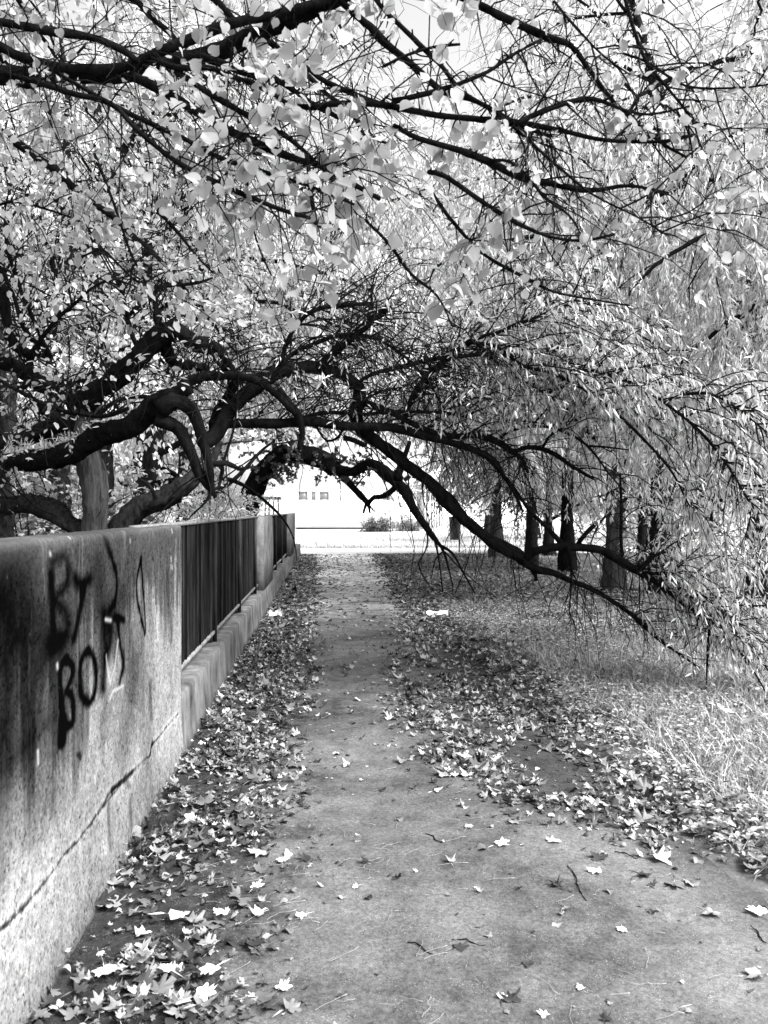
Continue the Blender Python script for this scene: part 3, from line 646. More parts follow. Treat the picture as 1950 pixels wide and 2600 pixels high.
m = MB(); leaves_on(m, rng, T2, 1700, T_broad(), (.03, .065), .3, .7, .01, .7); tag(m.build('foliage', M['linden_leaf'], root), kind='stuff')

# --- leaning stub trunk
rng = np.random.default_rng(72); b0 = W(300, CY, 8); root = empty('leaning_tree', (b0[0], b0[1], -.03), 'leaning rough trunk behind the wall beside the first fence bay', 'tree')
branch_objs(root, [([(250, 1640), (300, 1400), (333, 1336), (380, 1286), (456, 1245), (498, 1214), (540, 1170), (560, 1120)], [8, 8.6], [34, 30, 28, 24, 18, 12, 8], M['bark_mid'])], M['bark_mid'], rng, .2, 'trunk', .05)
br = branch_objs(root, [([(380, 1286), (395, 1262), (375, 1230), (350, 1215)], [8, 8], [9, 5, 2]), ([(470, 1235), (500, 1180), (560, 1130), (640, 1120)], [8.3, 9], [8, 4, 2])], M['bark_mid'], rng, .15)

# --- the big weeping willow: limbs traced where they grow, between 5.5 and 8 m from the lens
rng = np.random.default_rng(73); b0 = W(10, CY, 8); root = empty('weeping_willow', (b0[0], b0[1], -.03), 'gnarled weeping willow whose black limbs arch from the wall over the path', 'tree')
branch_objs(root, [([(0, 1700), (5, 1450), (10, 1250), (20, 1120), (18, 1000), (0, 860), (-40, 700)], [8, 8], [34, 26, 22, 20], M['bark_mid'])], M['bark_mid'], rng, .1, 'trunk')
wb = branch_objs(root, [
    ([(14, 1150), (38, 1172), (90, 1165), (198, 1142), (316, 1088), (380, 1040), (425, 1008), (452, 990), (475, 978)], [8, 6.8, 6.2, 6.0, 6.0], [16, 22, 26, 28, 28, 22, 15], M['bark']),
    ([(425, 1010), (464, 974), (515, 957), (591, 952), (658, 969), (700, 999), (745, 1045), (770, 1070)], [6.0, 6.4], [15, 13, 11, 8, 5]),
    ([(400, 1040), (435, 1022), (468, 1036), (492, 1062), (510, 1100), (522, 1140), (531, 1185), (537, 1225), (540, 1258)], [6.0, 6.1], [20, 18, 15, 12, 9, 6]),
    ([(385, 1062), (443, 1088), (485, 1151), (506, 1206), (532, 1244), (545, 1262)], [6.0, 6.2], [20, 15, 11, 5]),
    ([(540, 1180), (575, 1178), (600, 1190), (615, 1193)], [6.1, 6.2], [8, 7, 4]), ([(537, 1250), (520, 1278), (490, 1305), (480, 1318)], [6.1, 6.1], [4, 1]), ([(535, 1240), (556, 1235), (565, 1180), (595, 1080), (600, 1020)], [6.1, 6.3], [4, 3]),
    # the long arch
    ([(505, 1135), (548, 1105), (582, 1054), (633, 1003), (690, 955), (750, 938), (807, 933), (870, 952), (908, 986), (902, 1020), (893, 1050), (912, 1090), (960, 1128), (1010, 1165), (1060, 1210), (1116, 1260), (1193, 1322), (1262, 1380), (1325, 1424)], [6.2, 6.5, 7.0, 7.4], [16, 17, 15, 14, 13, 16, 14, 14, 15, 14]),
    ([(1325, 1424), (1358, 1449), (1400, 1458), (1448, 1475), (1514, 1502), (1600, 1558), (1680, 1628), (1777, 1698)], [7.4, 7.3], [11, 9, 7, 5, 2.5]),
    ([(1322, 1424), (1345, 1408), (1381, 1396), (1441, 1389), (1514, 1399), (1570, 1425), (1632, 1458), (1704, 1502), (1777, 1558), (1800, 1590), (1798, 1640), (1793, 1752)], [7.4, 6.9], [10, 11, 11, 10, 8, 4, 2]),
    ([(1777, 1558), (1850, 1620), (1900, 1680), (1945, 1760)], [6.9, 6.7], [4, 2]), ([(1632, 1452), (1690, 1460), (1760, 1500), (1830, 1560), (1900, 1640), (1980, 1740)], [7.1, 6.8], [5, 4, 2]), ([(1628, 1448), (1660, 1412), (1690, 1402)], [7.1, 7], [6, 3]),
    ([(1455, 1395), (1480, 1365), (1512, 1335)], [7.3, 7.2], [6, 5]), ([(1352, 1447), (1360, 1460), (1361, 1475)], [7.4, 7.4], [6, 5]), ([(1580, 1415), (1576, 1350), (1578, 1280), (1574, 1200)], [7.2, 7.3], [5, 3]),
    ([(1441, 1389), (1450, 1430), (1452, 1480), (1445, 1560)], [7.2, 7.2], [7, 4, 1]), ([(1430, 1392), (1390, 1340), (1350, 1300), (1280, 1210), (1220, 1150)], [7.3, 7.8], [8, 5, 3]),
    # horizontal limb and what grows from it
    ([(535, 1078), (600, 1078), (745, 1073), (820, 1075), (889, 1080), (960, 1081), (1010, 1083), (1082, 1102), (1178, 1131), (1251, 1165), (1280, 1205), (1300, 1240), (1330, 1300)], [6.3, 6.8, 7.2], [11, 12, 12, 12, 11, 8, 6, 3]),
    ([(905, 1010), (940, 1028), (971, 1039), (1010, 1058), (1082, 1092), (1150, 1108), (1210, 1104), (1260, 1120), (1300, 1146), (1325, 1165), (1340, 1200)], [6.7, 7.2], [9, 8, 6, 9, 9, 7, 3]),
    ([(1305, 1148), (1325, 1139), (1360, 1138), (1400, 1150), (1449, 1182), (1507, 1216)], [7.1, 7.1], [6, 7, 6, 4]), ([(1376, 1142), (1395, 1108), (1430, 1085), (1478, 1055)], [7.1, 7], [4, 2]),
    ([(1262, 1118), (1290, 1095), (1340, 1082), (1400, 1085), (1460, 1108), (1500, 1140), (1545, 1200), (1590, 1250)], [7.1, 6.9], [4, 4, 2]), ([(1495, 1132), (1540, 1135), (1598, 1142)], [7, 6.9], [3, 2]),
    ([(1024, 1075), (1044, 1020), (1082, 962), (1140, 904), (1188, 870), (1251, 846)], [6.9, 6.6], [7, 8, 8, 5]), ([(1200, 865), (1240, 900), (1290, 945), (1345, 975), (1400, 1010), (1470, 1060)], [6.6, 7], [4, 2]),
    ([(810, 936), (856, 885), (909, 846), (950, 812), (990, 783)], [6.5, 6.3], [13, 11, 10, 9]), ([(600, 955), (658, 950), (711, 924), (745, 895), (817, 861), (889, 851), (962, 866), (1024, 904), (1080, 960), (1130, 1040)], [6.3, 6.9], [5, 7, 6, 5, 4, 2]),
    ([(890, 985), (938, 953), (1000, 933), (1082, 914), (1179, 904), (1275, 899), (1400, 925), (1500, 965), (1590, 1020), (1660, 1100)], [6.6, 6.8], [5, 6, 5, 4, 3]),
    ([(716, 920), (730, 870), (760, 820), (800, 790), (860, 775), (950, 772)], [6.4, 6.3], [5, 6, 5]), ([(745, 1072), (790, 1055), (840, 1045), (920, 1050), (1010, 1046), (1100, 1045), (1200, 1060)], [6.5, 7], [6, 5, 3]),
    ([(700, 1000), (730, 1030), (760, 1060), (770, 1100), (760, 1140)], [6.4, 6.3], [14, 12, 6]), ([(905, 1080), (880, 1078), (860, 1110), (830, 1120), (800, 1080)], [6.7, 6.7], [5, 3]),
    ([(870, 1112), (900, 1118), (930, 1130)], [6.7, 6.7], [8, 7]),
    ([(1250, 848), (1300, 830), (1380, 800), (1450, 770)], [6.6, 6.5], [5, 3]), ([(1190, 870), (1260, 880), (1330, 930), (1410, 950), (1500, 1000), (1600, 1080), (1700, 1190), (1760, 1300)], [6.6, 6.2], [4, 4, 4, 2]),
    ([(1400, 950), (1500, 940), (1620, 980), (1760, 1080), (1860, 1200), (1930, 1330)], [6.6, 5.6], [3, 4, 4, 2]), ([(1730, 1000), (1800, 1000), (1870, 1035), (1950, 1100)], [6, 5.6], [4, 2]),
], M['bark'], rng, .13, 'branch', .06)
BP = resample(wb[1:], 14)
wts = np.arange(len(BP))
p, t, i, u = pick(rng, BP, 1500, .12, 1)
D = perp(rng, t, .9) + np.array([.25, 0, .25]); TP = spray(rng, p, D, rng.uniform(.25, 1.3, 1500), 8, .45, .16)
okf = lambda A: A[(clear_zone(A).all(1)) | (rng.random(len(A)) < .12)]
TP = okf(TP); TP = TP[(TP[:, :, 2] > .25).all(1)]
p, t, i, u = pick(rng, TP, 3400, .08, 1); T2 = spray(rng, p, perp(rng, t, .8), rng.uniform(.1, .6, 3400), 6, .5, .2); T2 = T2[clear_zone(T2).all(1) & (T2[:, :, 2] > .2).all(1)]
# sparse bare twigs under the right-hand limbs
p, t, i, u = pick(rng, BP[5:20], 640, .3, 1); T3 = spray(rng, p, perp(rng, t, .9) + np.array([0, 0, -.5]), rng.uniform(.15, 1.0, 640), 7, .25, .22); T3 = T3[(T3[:, :, 2] > .1).all(1) & (T3[:, 0, 0] > .8)]
m = MB(); tubes(m, TP, np.linspace(.0065, .002, 8)[None].repeat(len(TP), 0), 4); tubes(m, T2, np.linspace(.003, .0013, 6)[None].repeat(len(T2), 0), 3); tubes(m, T3, np.linspace(.005, .0015, 7)[None].repeat(len(T3), 0), 3)
tag(m.build('twig', M['twig'], root), kind='stuff')
T2 = T2[(T2[:, 0, 0] > .9) | (rng.random(len(T2)) < .3)]
m = MB(); leaves_on(m, rng, T2, 5200, T_willow(), (.04, .1), .6, .6, .01, .8)
leaves_on(m, rng, TP[TP[:, 0, 0] > 1.2], 9000, T_willow(), (.05, .11), .8, .4, .01, .8, keep=True)
p, t, i, u = pick(rng, resample(wb[:1], 12), 160, .1, .8); T4 = spray(rng, p, np.array([0, 0, 1.0]) + rng.normal(0, .4, (160, 3)), rng.uniform(.08, .2, 160), 5, .3, .2)
tubes(m, T4, np.full((160, 5), .0015)); leaves_on(m, rng, T4, 900, T_willow(), (.04, .09), .0, .7, .0, .8, keep=False)
tag(m.build('foliage', M['willow_leaf'], root), kind='stuff')

# --- willow curtain on the right, hanging from arching limbs
def curtain(seed, base, h, tr, limbs, label, leaf=52000, group=None, mat=None, nt1=260, nt2=2600, size=(.05, .11)):
    rng = np.random.default_rng(seed); root = empty('weeping_willow', (base[0], base[1], -.03), label, 'tree', group)
    m = MB(); P, R = smooth_poly([(base[0], base[1], -.05), (base[0] + .05, base[1], 1.5), (base[0] - .1, base[1] + .1, h * .6), (base[0], base[1], h)], [tr * 1.3, tr, tr * .7, tr * .3], .2); tube(m, P, R, 12, .12, rng); m.build('trunk', M['bark_mid'], root, True)
    LP = []
    for (z0, tip, r) in limbs:
        s = np.array([base[0], base[1], z0]); e = np.array(tip, float); mid = (s + e) / 2 + np.array([0, 0, 1.3]); q3 = e * .8 + mid * .2 + np.array([0, 0, .35])
        P, R = smooth_poly([s, s * .6 + mid * .4 + np.array([0, 0, .35]), mid, q3, e], [r, r * .85, r * .6, r * .35, .006], .15); P += rng.normal(0, .012, P.shape)
        m = MB(); tube(m, P, R, 7, .1, rng); m.build('branch', M['bark'], root, True); LP.append((P, R))
    LP = resample(LP, 14)
    p, t, i, u = pick(rng, LP, nt1, .25, 1); S1 = spray(rng, p, perp(rng, t, .8) + np.array([0, 0, .1]), rng.uniform(.5, 1.6, nt1), 8, .4, .12); S1 = S1[clear_zone(S1).all(1)]
    p, t, i, u = pick(rng, np.concatenate([S1, LP[:, 6:]]) if LP.shape[1] - 6 == 8 else S1, nt2, .1, 1); S2 = spray(rng, p, perp(rng, t, .5) + np.array([0, 0, -.3]), rng.uniform(.3, 1.3, nt2), 6, .65, .2); S2 = S2[clear_zone(S2).all(1) & (S2[:, :, 2] > .15).all(1)]
    m = MB(); tubes(m, S1, np.linspace(.009, .003, 8)[None].repeat(len(S1), 0), 4); tubes(m, S2, np.linspace(.0024, .0009, 6)[None].repeat(len(S2), 0), 3); tag(m.build('twig', M['twig'], root), kind='stuff')
    m = MB(); leaves_on(m, rng, S2, leaf, T_willow(), size, .8, .45, .005, .9); tag(m.build('foliage', mat or M['willow_leaf'], root), kind='stuff')
curtain(80, (6.3, 8.2), 6, .16, [(2.2, (3.3, 6.6, 1.5), .05), (2.8, (3.0, 7.6, 2.2), .05), (3.3, (2.6, 6.8, 3.2), .05), (3.8, (2.2, 8.0, 3.9), .05), (4.2, (3.6, 5.6, 3.4), .05), (4.8, (2.4, 6.4, 4.6), .05), (5.2, (3.8, 9.5, 4.6), .05), (3.0, (4.4, 6.2, 2.0), .05), (2.4, (4.2, 8.8, 1.5), .05), (5.6, (3.6, 6.4, 5.6), .05)],
        'bright willow whose hanging shoots curtain the right edge of the picture', 62000, 'willows hanging on the right', nt1=200, nt2=2000)
curtain(81, (6.5, 15.0), 8, .2, [(3, (3.2, 13, 2.2), .06), (3.6, (2.6, 11.5, 3.0), .06), (4.4, (2.0, 13, 4.0), .06), (5.2, (1.4, 11.5, 4.8), .06), (6, (2.4, 10.5, 6.0), .06), (6.5, (0.6, 13.0, 6.2), .06), (4.2, (5.0, 10.5, 3.0), .06), (5, (5.4, 11, 5), .06), (3, (4.6, 12, 1.8), .06), (7.5, (2.6, 12, 7.5), .06)],
        'willow farther back whose shoots hang before the row of trunks', 44000, 'willows hanging on the right', size=(.08, .15), nt1=200, nt2=2000)
curtain(83, (8.6, 21.0), 6, .14, [(2.6, (2.6, 19, 2.5), .05), (3.0, (1.2, 21, 3.9), .05), (3.4, (2.9, 17.5, 2.6), .05), (3.8, (4.0, 18, 2.9), .05), (4.4, (1.8, 19, 4.4), .05), (2.6, (5.0, 19.5, 2.4), .05), (2.8, (3.4, 20.5, 2.7), .05), (3.0, (2.5, 16.5, 3.2), .05)],
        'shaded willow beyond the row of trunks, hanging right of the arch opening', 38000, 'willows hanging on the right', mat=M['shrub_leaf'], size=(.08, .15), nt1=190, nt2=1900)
curtain(82, (-3.8, 13.5), 9, .2, [(3, (-1.2, 12.2, 3.8), .06), (3.6, (.6, 12.6, 4.0), .06), (4.4, (1.4, 13, 4.6), .06), (5.2, (.4, 11.2, 5.6), .06), (5.8, (1.6, 12, 6.2), .06), (6.4, (-1.6, 11.6, 6.6), .06), (4.4, (-3.6, 11.2, 4.6), .06), (7, (.6, 12.5, 7.6), .06), (5, (-4.8, 11.6, 5.4), .06)],
        'middle willow behind the wall, its thin shoots hanging above the path', 30000, 'willows behind the wall', size=(.06, .12))

# --- linden overhead, large round leaves nearest the lens
rng = np.random.default_rng(90); root = empty('linden_tree', (-3.0, 2.2, -.03), 'linden whose black branches and round leaves hang over the top of the picture', 'tree')
m = MB(); P, R = smooth_poly([(-3.0, 2.2, -.05), (-2.95, 2.25, 1.2), (-2.9, 2.3, 2.4), (-3.0, 2.4, 3.8), (-3.1, 2.5, 6)], [.24, .19, .17, .13, .05], .12); tube(m, P, R, 14, .1, rng); m.build('trunk', M['bark_mid'], root, True)
d1 = [3.4, 3.0]; 
lb = branch_objs(root, [
    ([(-650, 160), (-300, 170), (0, 178), (176, 182), (294, 182), (382, 172), (470, 141), (588, 108), (676, 78), (764, 45), (870, -2), (1000, -80)], [3.6, 3.3, 3.0], [30, 27, 23, 20, 21, 20, 18, 14]),
    ([(-400, -40), (-150, 40), (0, 118), (76, 153), (147, 176), (247, 182), (329, 165), (411, 129), (500, 88), (588, 59), (705, 35), (823, 5), (900, -40)], [3.2, 3.0], [13, 13, 12, 13, 11]),
    ([(-200, 20), (0, 59), (106, 76), (235, 100), (306, 129), (353, 160)], [3.0, 3.05], [12, 10, 8]),
    ([(341, 195), (400, 225), (470, 264), (540, 305), (611, 347), (729, 394), (823, 429), (964, 505)], [3.1, 2.8], [11, 12, 9, 6]),
    ([(-60, 160), (30, 190), (100, 212), (176, 235), (282, 264), (353, 335), (441, 406), (588, 482), (690, 525), (788, 552)], [3.1, 2.7], [6, 7, 8, 5]),
    ([(130, 170), (180, 205), (235, 235), (306, 276), (447, 347), (558, 400), (680, 442), (793, 476), (900, 520)], [3.0, 2.8], [5, 7, 6, 3]),
    ([(385, 150), (458, 176), (529, 172), (588, 192), (676, 228), (735, 262), (800, 272), (870, 262), (975, 266), (1093, 288), (1200, 300), (1304, 311), (1433, 335), (1539, 358), (1668, 361), (1760, 345)], [3.0, 2.6], [8, 7, 6, 7, 8, 6, 3]),
    ([(445, 180), (490, 208), (529, 235), (611, 282), (700, 330), (780, 390), (860, 470)], [3.0, 2.8], [8, 7, 5]),
    ([(500, 145), (580, 165), (647, 192), (717, 212), (790, 262), (860, 300)], [3.0, 2.9], [11, 9, 5]),
    ([(690, 108), (764, 159), (823, 206), (911, 241), (975, 264)], [2.95, 2.8], [6, 7, 6]),
    ([(860, 2), (940, 65), (975, 108), (1063, 182), (1134, 235), (1210, 258), (1304, 311), (1400, 350)], [3.0, 2.7], [10, 10, 7, 5]),
    ([(930, -40), (975, 23), (1051, 94), (1110, 159), (1169, 229), (1251, 282), (1330, 345)], [2.9, 2.7], [8, 6, 4]),
    ([(1100, -40), (1181, -4), (1269, 35), (1375, 94), (1445, 120), (1504, 188), (1563, 264), (1674, 359), (1745, 400)], [3.0, 2.7], [10, 9, 6, 2.5]),
    ([(1304, 317), (1386, 282), (1480, 253), (1530, 258), (1574, 276), (1650, 290), (1750, 270)], [2.65, 2.6], [7, 5, 2]),
    ([(1000, 320), (1063, 353), (1169, 382), (1239, 411), (1328, 453), (1422, 470), (1504, 482), (1598, 470), (1700, 490)], [2.8, 2.6], [6, 9, 8, 3]),
    ([(1087, 435), (1128, 447), (1210, 505), (1304, 564), (1386, 600), (1475, 611), (1563, 594)], [2.7, 2.5], [6, 6, 3]),
    ([(1570, -40), (1586, 0), (1610, 76), (1645, 159), (1704, 235), (1757, 306), (1780, 382)], [2.7, 2.6], [5, 4, 2]),
    ([(1580, 135), (1645, 159), (1704, 200), (1768, 223), (1915, 220), (2000, 200)], [2.7, 2.6], [3, 3, 2]),
    ([(1334, 318), (1351, 364), (1422, 429), (1504, 494), (1621, 552), (1700, 600)], [2.65, 2.5], [4, 3, 2]),
    ([(1380, -30), (1404, 0), (1480, 88), (1539, 147), (1600, 190)], [2.7, 2.6], [3, 3, 2]),
    ([(1240, 408), (1292, 411), (1340, 450), (1386, 505), (1445, 547), (1480, 605)], [2.7, 2.6], [4, 4, 2]),
    ([(930, 560), (987, 617), (1045, 694), (1110, 750), (1150, 830)], [3.0, 3.2], [4, 4, 2]), ([(1093, 482), (1151, 564), (1239, 652), (1357, 717), (1428, 746), (1600, 775)], [2.9, 3.2], [4, 4, 2]),
    ([(975, 166), (1028, 141), (1100, 120), (1169, 112)], [2.8, 2.8], [4, 3]), ([(1000, 255), (1093, 235), (1160, 215), (1239, 182), (1310, 130), (1375, 100)], [2.8, 2.8], [7, 5, 4]),
    ([(529, 235), (560, 300), (582, 360), (578, 430), (572, 520)], [2.95, 2.9], [3, 3, 2]), ([(780, 395), (800, 560), (815, 510), (860, 560), (930, 575)][:2] + [(810, 575), (870, 582)], [2.8, 2.8], [6, 5, 2]),
    ([(640, 430), (625, 500), (655, 620), (690, 700)], [2.9, 3], [3, 2]), ([(240, 390), (290, 520), (330, 640), (370, 720), (385, 800)], [3.6, 3.8], [4, 3, 2]), ([(400, 530), (450, 590), (500, 650), (540, 690)], [3.6, 3.8], [5, 4, 2]),
    ([(372, 728), (430, 725), (500, 718), (540, 705)], [3.8, 3.9], [5, 5, 3]), ([(205, 655), (235, 640), (265, 636), (330, 700), (372, 728)], [3.8, 3.8], [3, 3]),
    ([(-80, 560), (0, 520), (60, 515), (200, 560), (240, 600)], [3.8, 3.8], [4, 2]),
], M['bark'], rng, .12, 'branch', .035)
# limbs above the frame that feed the hanging sprays
extra = []
for k in range(16):
    az = rng.uniform(-.5, 1.25); s = np.array([-3.0, 2.4, rng.uniform(3.0, 5.2)]); L = rng.uniform(3.5, 7); e = s + np.array([math.cos(az) * L, math.sin(az) * L, rng.uniform(-.4, 1.2)])
    P, R = smooth_poly([s, s * .66 + e * .34 + np.array([0, 0, .7]), s * .3 + e * .7 + np.array([0, 0, .6]), e], [.05, .035, .02, .006], .12); P += rng.normal(0, .012, P.shape)
    m = MB(); tube(m, P, R, 7, .1, rng); m.build('branch', M['bark'], root, True); extra.append((P, R))
BP = resample(lb, 14); EP = resample(extra, 14)
p, t, i, u = pick(rng, BP, 320, .15, 1); TP = spray(rng, p, perp(rng, t, .9), rng.uniform(.15, .6, len(p)), 7, .25, .2)
p, t, i, u = pick(rng, EP, 520, .15, 1); TE = spray(rng, p, perp(rng, t, .9), rng.uniform(.4, 1.2, 520), 7, .35, .18)
def ok2(A): 
    d = proj(A)[2]; return A[clear_zone(A).all(1) & ((d > 1.9) | (d < 0)).all(1) & (A[:, :, 2] > 1.65 + .2 * A[:, :, 1]).all(1)]
TP, TE = ok2(TP), ok2(TE)
p, t, i, u = pick(rng, np.concatenate([TP, TE]), 2600, .1, 1); T2 = ok2(spray(rng, p, perp(rng, t, .8), rng.uniform(.08, .4, len(p)), 6, .35, .22))
m = MB(); tubes(m, TP, np.linspace(.0035, .0012, 7)[None].repeat(len(TP), 0), 5); tubes(m, TE, np.linspace(.004, .0015, 7)[None].repeat(len(TE), 0), 4); tubes(m, T2, np.linspace(.0018, .0008, 6)[None].repeat(len(T2), 0), 3)
tag(m.build('twig', M['twig'], root), kind='stuff')
m = MB(); coll = []
T2c = T2[:, 3]; uu, vv, dp = proj(T2c); front = (dp < 3.5); mid = front & (np.abs(T2c[:, 0] - .0) < .55)
leaves_on(m, rng, T2[mid], 1100, T_heart(1), (.04, .066), .35, .6, .02, .6, collect=(coll, 240))
leaves_on(m, rng, T2[front & ~mid], 3000, T_heart(2), (.024, .042), .35, .6, .02, .6, collect=(coll, 60))
leaves_on(m, rng, T2[~front], 13000, T_broad(), (.028, .055), .35, .6, .02, .6)
tag(m.build('foliage', M['linden_leaf'], root), kind='stuff')
HM = []
for q in range(7):
    T_, Fc = T_heart(q + 3); HM.append(MB().add(T_, Fc).mesh('leaf', M['near_leaf'], None, True))
rl_ = Vector(root.location)
for q, (p, X, Y, Z, s) in enumerate(coll):
    o = bpy.data.objects.new('leaf', HM[q % 7]); COL.objects.link(o); o.parent = root
    mm = Matrix([(X[0] * s, Y[0] * s, Z[0] * s, p[0] - rl_[0]), (X[1] * s, Y[1] * s, Z[1] * s, p[1] - rl_[1]), (X[2] * s, Y[2] * s, Z[2] * s, p[2] - rl_[2]), (0, 0, 0, 1)])
    o.matrix_basis = mm

# --- shrubs
def shrub(name, base, r, h, n, label, seed, mat, tm, size, group=None, stems=14):
    rng = np.random.default_rng(seed); root = empty(name, (base[0], base[1], 0), label, 'shrub', group); S = np.array([base[0], base[1], -.01]) + rng.normal(0, .08, (stems, 3)) * [1, 1, 0]
    D = rng.normal(0, .5, (stems, 3)) * [r / h, r / h, .1] + [0, 0, 1]; P = spray(rng, S, D, h * rng.uniform(.8, 1.2, stems), 8, .1, .12)
    m = MB(); tubes(m, P, np.linspace(.016, .005, 8)[None].repeat(stems, 0), 5); m.build('stem', M['twig'], root)
    p, t, i, u = pick(rng, P, stems * 14, .15, 1); T = spray(rng, p, perp(rng, t, 1), rng.uniform(.3, .7, len(p)) * r, 6, .3, .2)
    m = MB(); tubes(m, T, np.linspace(.005, .002, 6)[None].repeat(len(T), 0), 3); tag(m.build('twig', M['twig'], root), kind='stuff')
    m = MB(); leaves_on(m, rng, T, n, tm, size, .1, .7, .02, .4, keep=False); tag(m.build('foliage', mat, root), kind='stuff')
ml = T_maple(3, .1, True, 1)
for k, (px, d, r, h) in enumerate([(60, 9.5, 1.0, 2.0), (290, 10.2, .7, 1.7), (150, 11.5, 1.1, 2.3)]):
    shrub('maple_shrub', gxy(px, d), r, h, 2200, ['broad leaved shrub behind the wall at the left picture edge', 'leafy shrub between the forked trunk and the leaning trunk', 'taller maple shrub behind the forked trunk'][k], 100 + k, M['shrub_leaf'], ml, (.06, .12), 'shrubs behind the wall')
for k, (px, d) in enumerate([(430, 13), (520, 17), (560, 22)]):
    shrub('hedge_shrub', gxy(px, d), 1.2, 2.1, 5000, ['fine leaved bush behind the first fence bay', 'bush behind the second fence post', 'bush at the foot of the far arch tree'][k], 110 + k, M['far_leaf'], T_broad(), (.04, .08), 'shrubs behind the wall')
shrub('juniper_bush', gxy(962, 60), 2.4, .8, 4200, 'low dark spreading bush left of the gate on the bright lawn', 120, M['dark_leaf'], T_willow(), (.15, .3), 'low bushes on the lawn')
shrub('juniper_bush', gxy(1035, 62), 1.8, .9, 2500, 'smaller low bush next to the barred gate', 121, M['shrub_leaf'], T_willow(), (.15, .3), 'low bushes on the lawn')
for k in range(5):
    crown_tree('park_tree', (8.5 + k * 3.6, 41 + (k % 2) * 4), 9, .2, ['first', 'second', 'third', 'fourth', 'fifth'][k] + ' pale tree from the left in the row beyond the cross path', 130 + k, 3.2, 12, 70, 400, 9000, (.16, .26), zlo=.2, group='trees beyond the cross path')
for k in range(4):
    crown_tree('park_tree', (-8 - k * 3.8, 36 + (k % 2) * 5), 10, .2, ['first', 'second', 'third', 'fourth'][k] + ' tree left of the arch in the row far beyond the wall', 140 + k, 3.4, 12, 70, 400, 9000, (.16, .26), zlo=.12, group='far trees at the left')
print('trees ok')

# ------------------------------------------------------------------ leaf litter, stalks, twigs, paper
rng = np.random.default_rng(200)
_g = rng.random((80, 60))
def vnoise(x, y, s):
    x = (x * s + 100) % 58; y = (y * s + 100) % 78; i = x.astype(int); j = y.astype(int); fx = x - i; fy = y - j; fx = fx * fx * (3 - 2 * fx); fy = fy * fy * (3 - 2 * fy)
    return (_g[j, i] * (1 - fx) + _g[j, i + 1] * fx) * (1 - fy) + (_g[j + 1, i] * (1 - fx) + _g[j + 1, i + 1] * fx) * fy
def density(x, y):
    n = vnoise(x, y, 2.2) * .6 + vnoise(x + 7, y, 6) * .4
    redge = np.interp(y, [0, 2.6, 3.3, 3.9, 4.3, 5.0, 6, 8, 13, 20, 28], [3, 2.6, 1.75, 1.4, .95, .62, .55, .72, 1.2, 1.45, 1.5])
    ledge = np.interp(y, [0, 2.4, 3.5, 5, 8, 14, 28], [-.32, -.25, -.3, -.22, -.12, -.18, -.35])
    sg = lambda v, k: 1 / (1 + np.exp(-v / k))
    left = sg(ledge - x, .07) * np.interp(y, [2, 3.2, 4.2, 30], [.75, .8, 1, 1]); right = sg(x - redge, .09)
    isl = np.exp(-(((x - 1.33) / .28) ** 2 + ((y - 5.0) / .7) ** 2)) * 1.0        # bare patch of asphalt
    isl2 = np.exp(-(((x + .45) / .3) ** 2 + ((y - 3.35) / .3) ** 2)) * .8
    right = right * (1 - isl) * np.interp(x, [1.9, 2.6, 4, 8], [1, .55, .3, .15]); left = left * (1 - isl2)
    dn = np.maximum(left, right) * np.clip((n - .18) * 2.6, .12, 1)
    dn = dn * np.interp(y, [14, 22, 30], [1, .55, .15])
    return dn * (1 - .5 * ((y > 8) & (x > ledge) & (x < redge))) + .02 * np.interp(y, [2, 12, 28], [1, 2.0, 3])
N = 700000
yy = rng.random(N) ** 1.5 * 27 + 1.6; xx = rng.uniform(-.93, 7, N)
keep = rng.random(N) < density(xx, yy) * np.interp(yy, [2, 8, 27], [.3, .34, .42]) * np.where(xx > 2.2, .6, 1); xx, yy = xx[keep], yy[keep]
n = len(xx); print('litter', n)
sz = np.exp(rng.normal(math.log(.034), .5, n)); sz = np.clip(sz, .012, .11)
near = np.clip((yy - 2) / 10, 0, 1); sz = sz * (1 + .35 * near)
dd = density(xx, yy); zz = .018 + rng.random(n) * .035 * dd
zz = zz + np.where(xx > 1.9, .015, 0) + np.exp(-((xx + .93) / .1)) * .03 * rng.random(n)
yaw = rng.uniform(0, 2 * np.pi, n); tilt = np.abs(rng.normal(0, .28, n)) * (.3 + dd)
X = np.stack([np.cos(yaw), np.sin(yaw), rng.normal(0, 1, n) * tilt * .7], -1); X = unit(X); up = np.stack([rng.normal(0, 1, n) * tilt, rng.normal(0, 1, n) * tilt, np.ones(n)], -1)
up = up * np.where(rng.random(n) < .3, -1, 1)[:, None]; Y = unit(np.cross(up, X)); Z = np.cross(X, Y)
pos = np.stack([xx, yy, zz], -1)
u, v, d = proj(pos); vis = (u > 0) & (u < 1950) & (v < 2600)
order = np.argsort(-np.where(vis, sz / d ** 1.3, 0)); solo = order[:285]; rest = np.ones(n, bool); rest[solo] = False
kinds = rng.integers(0, 6, n)
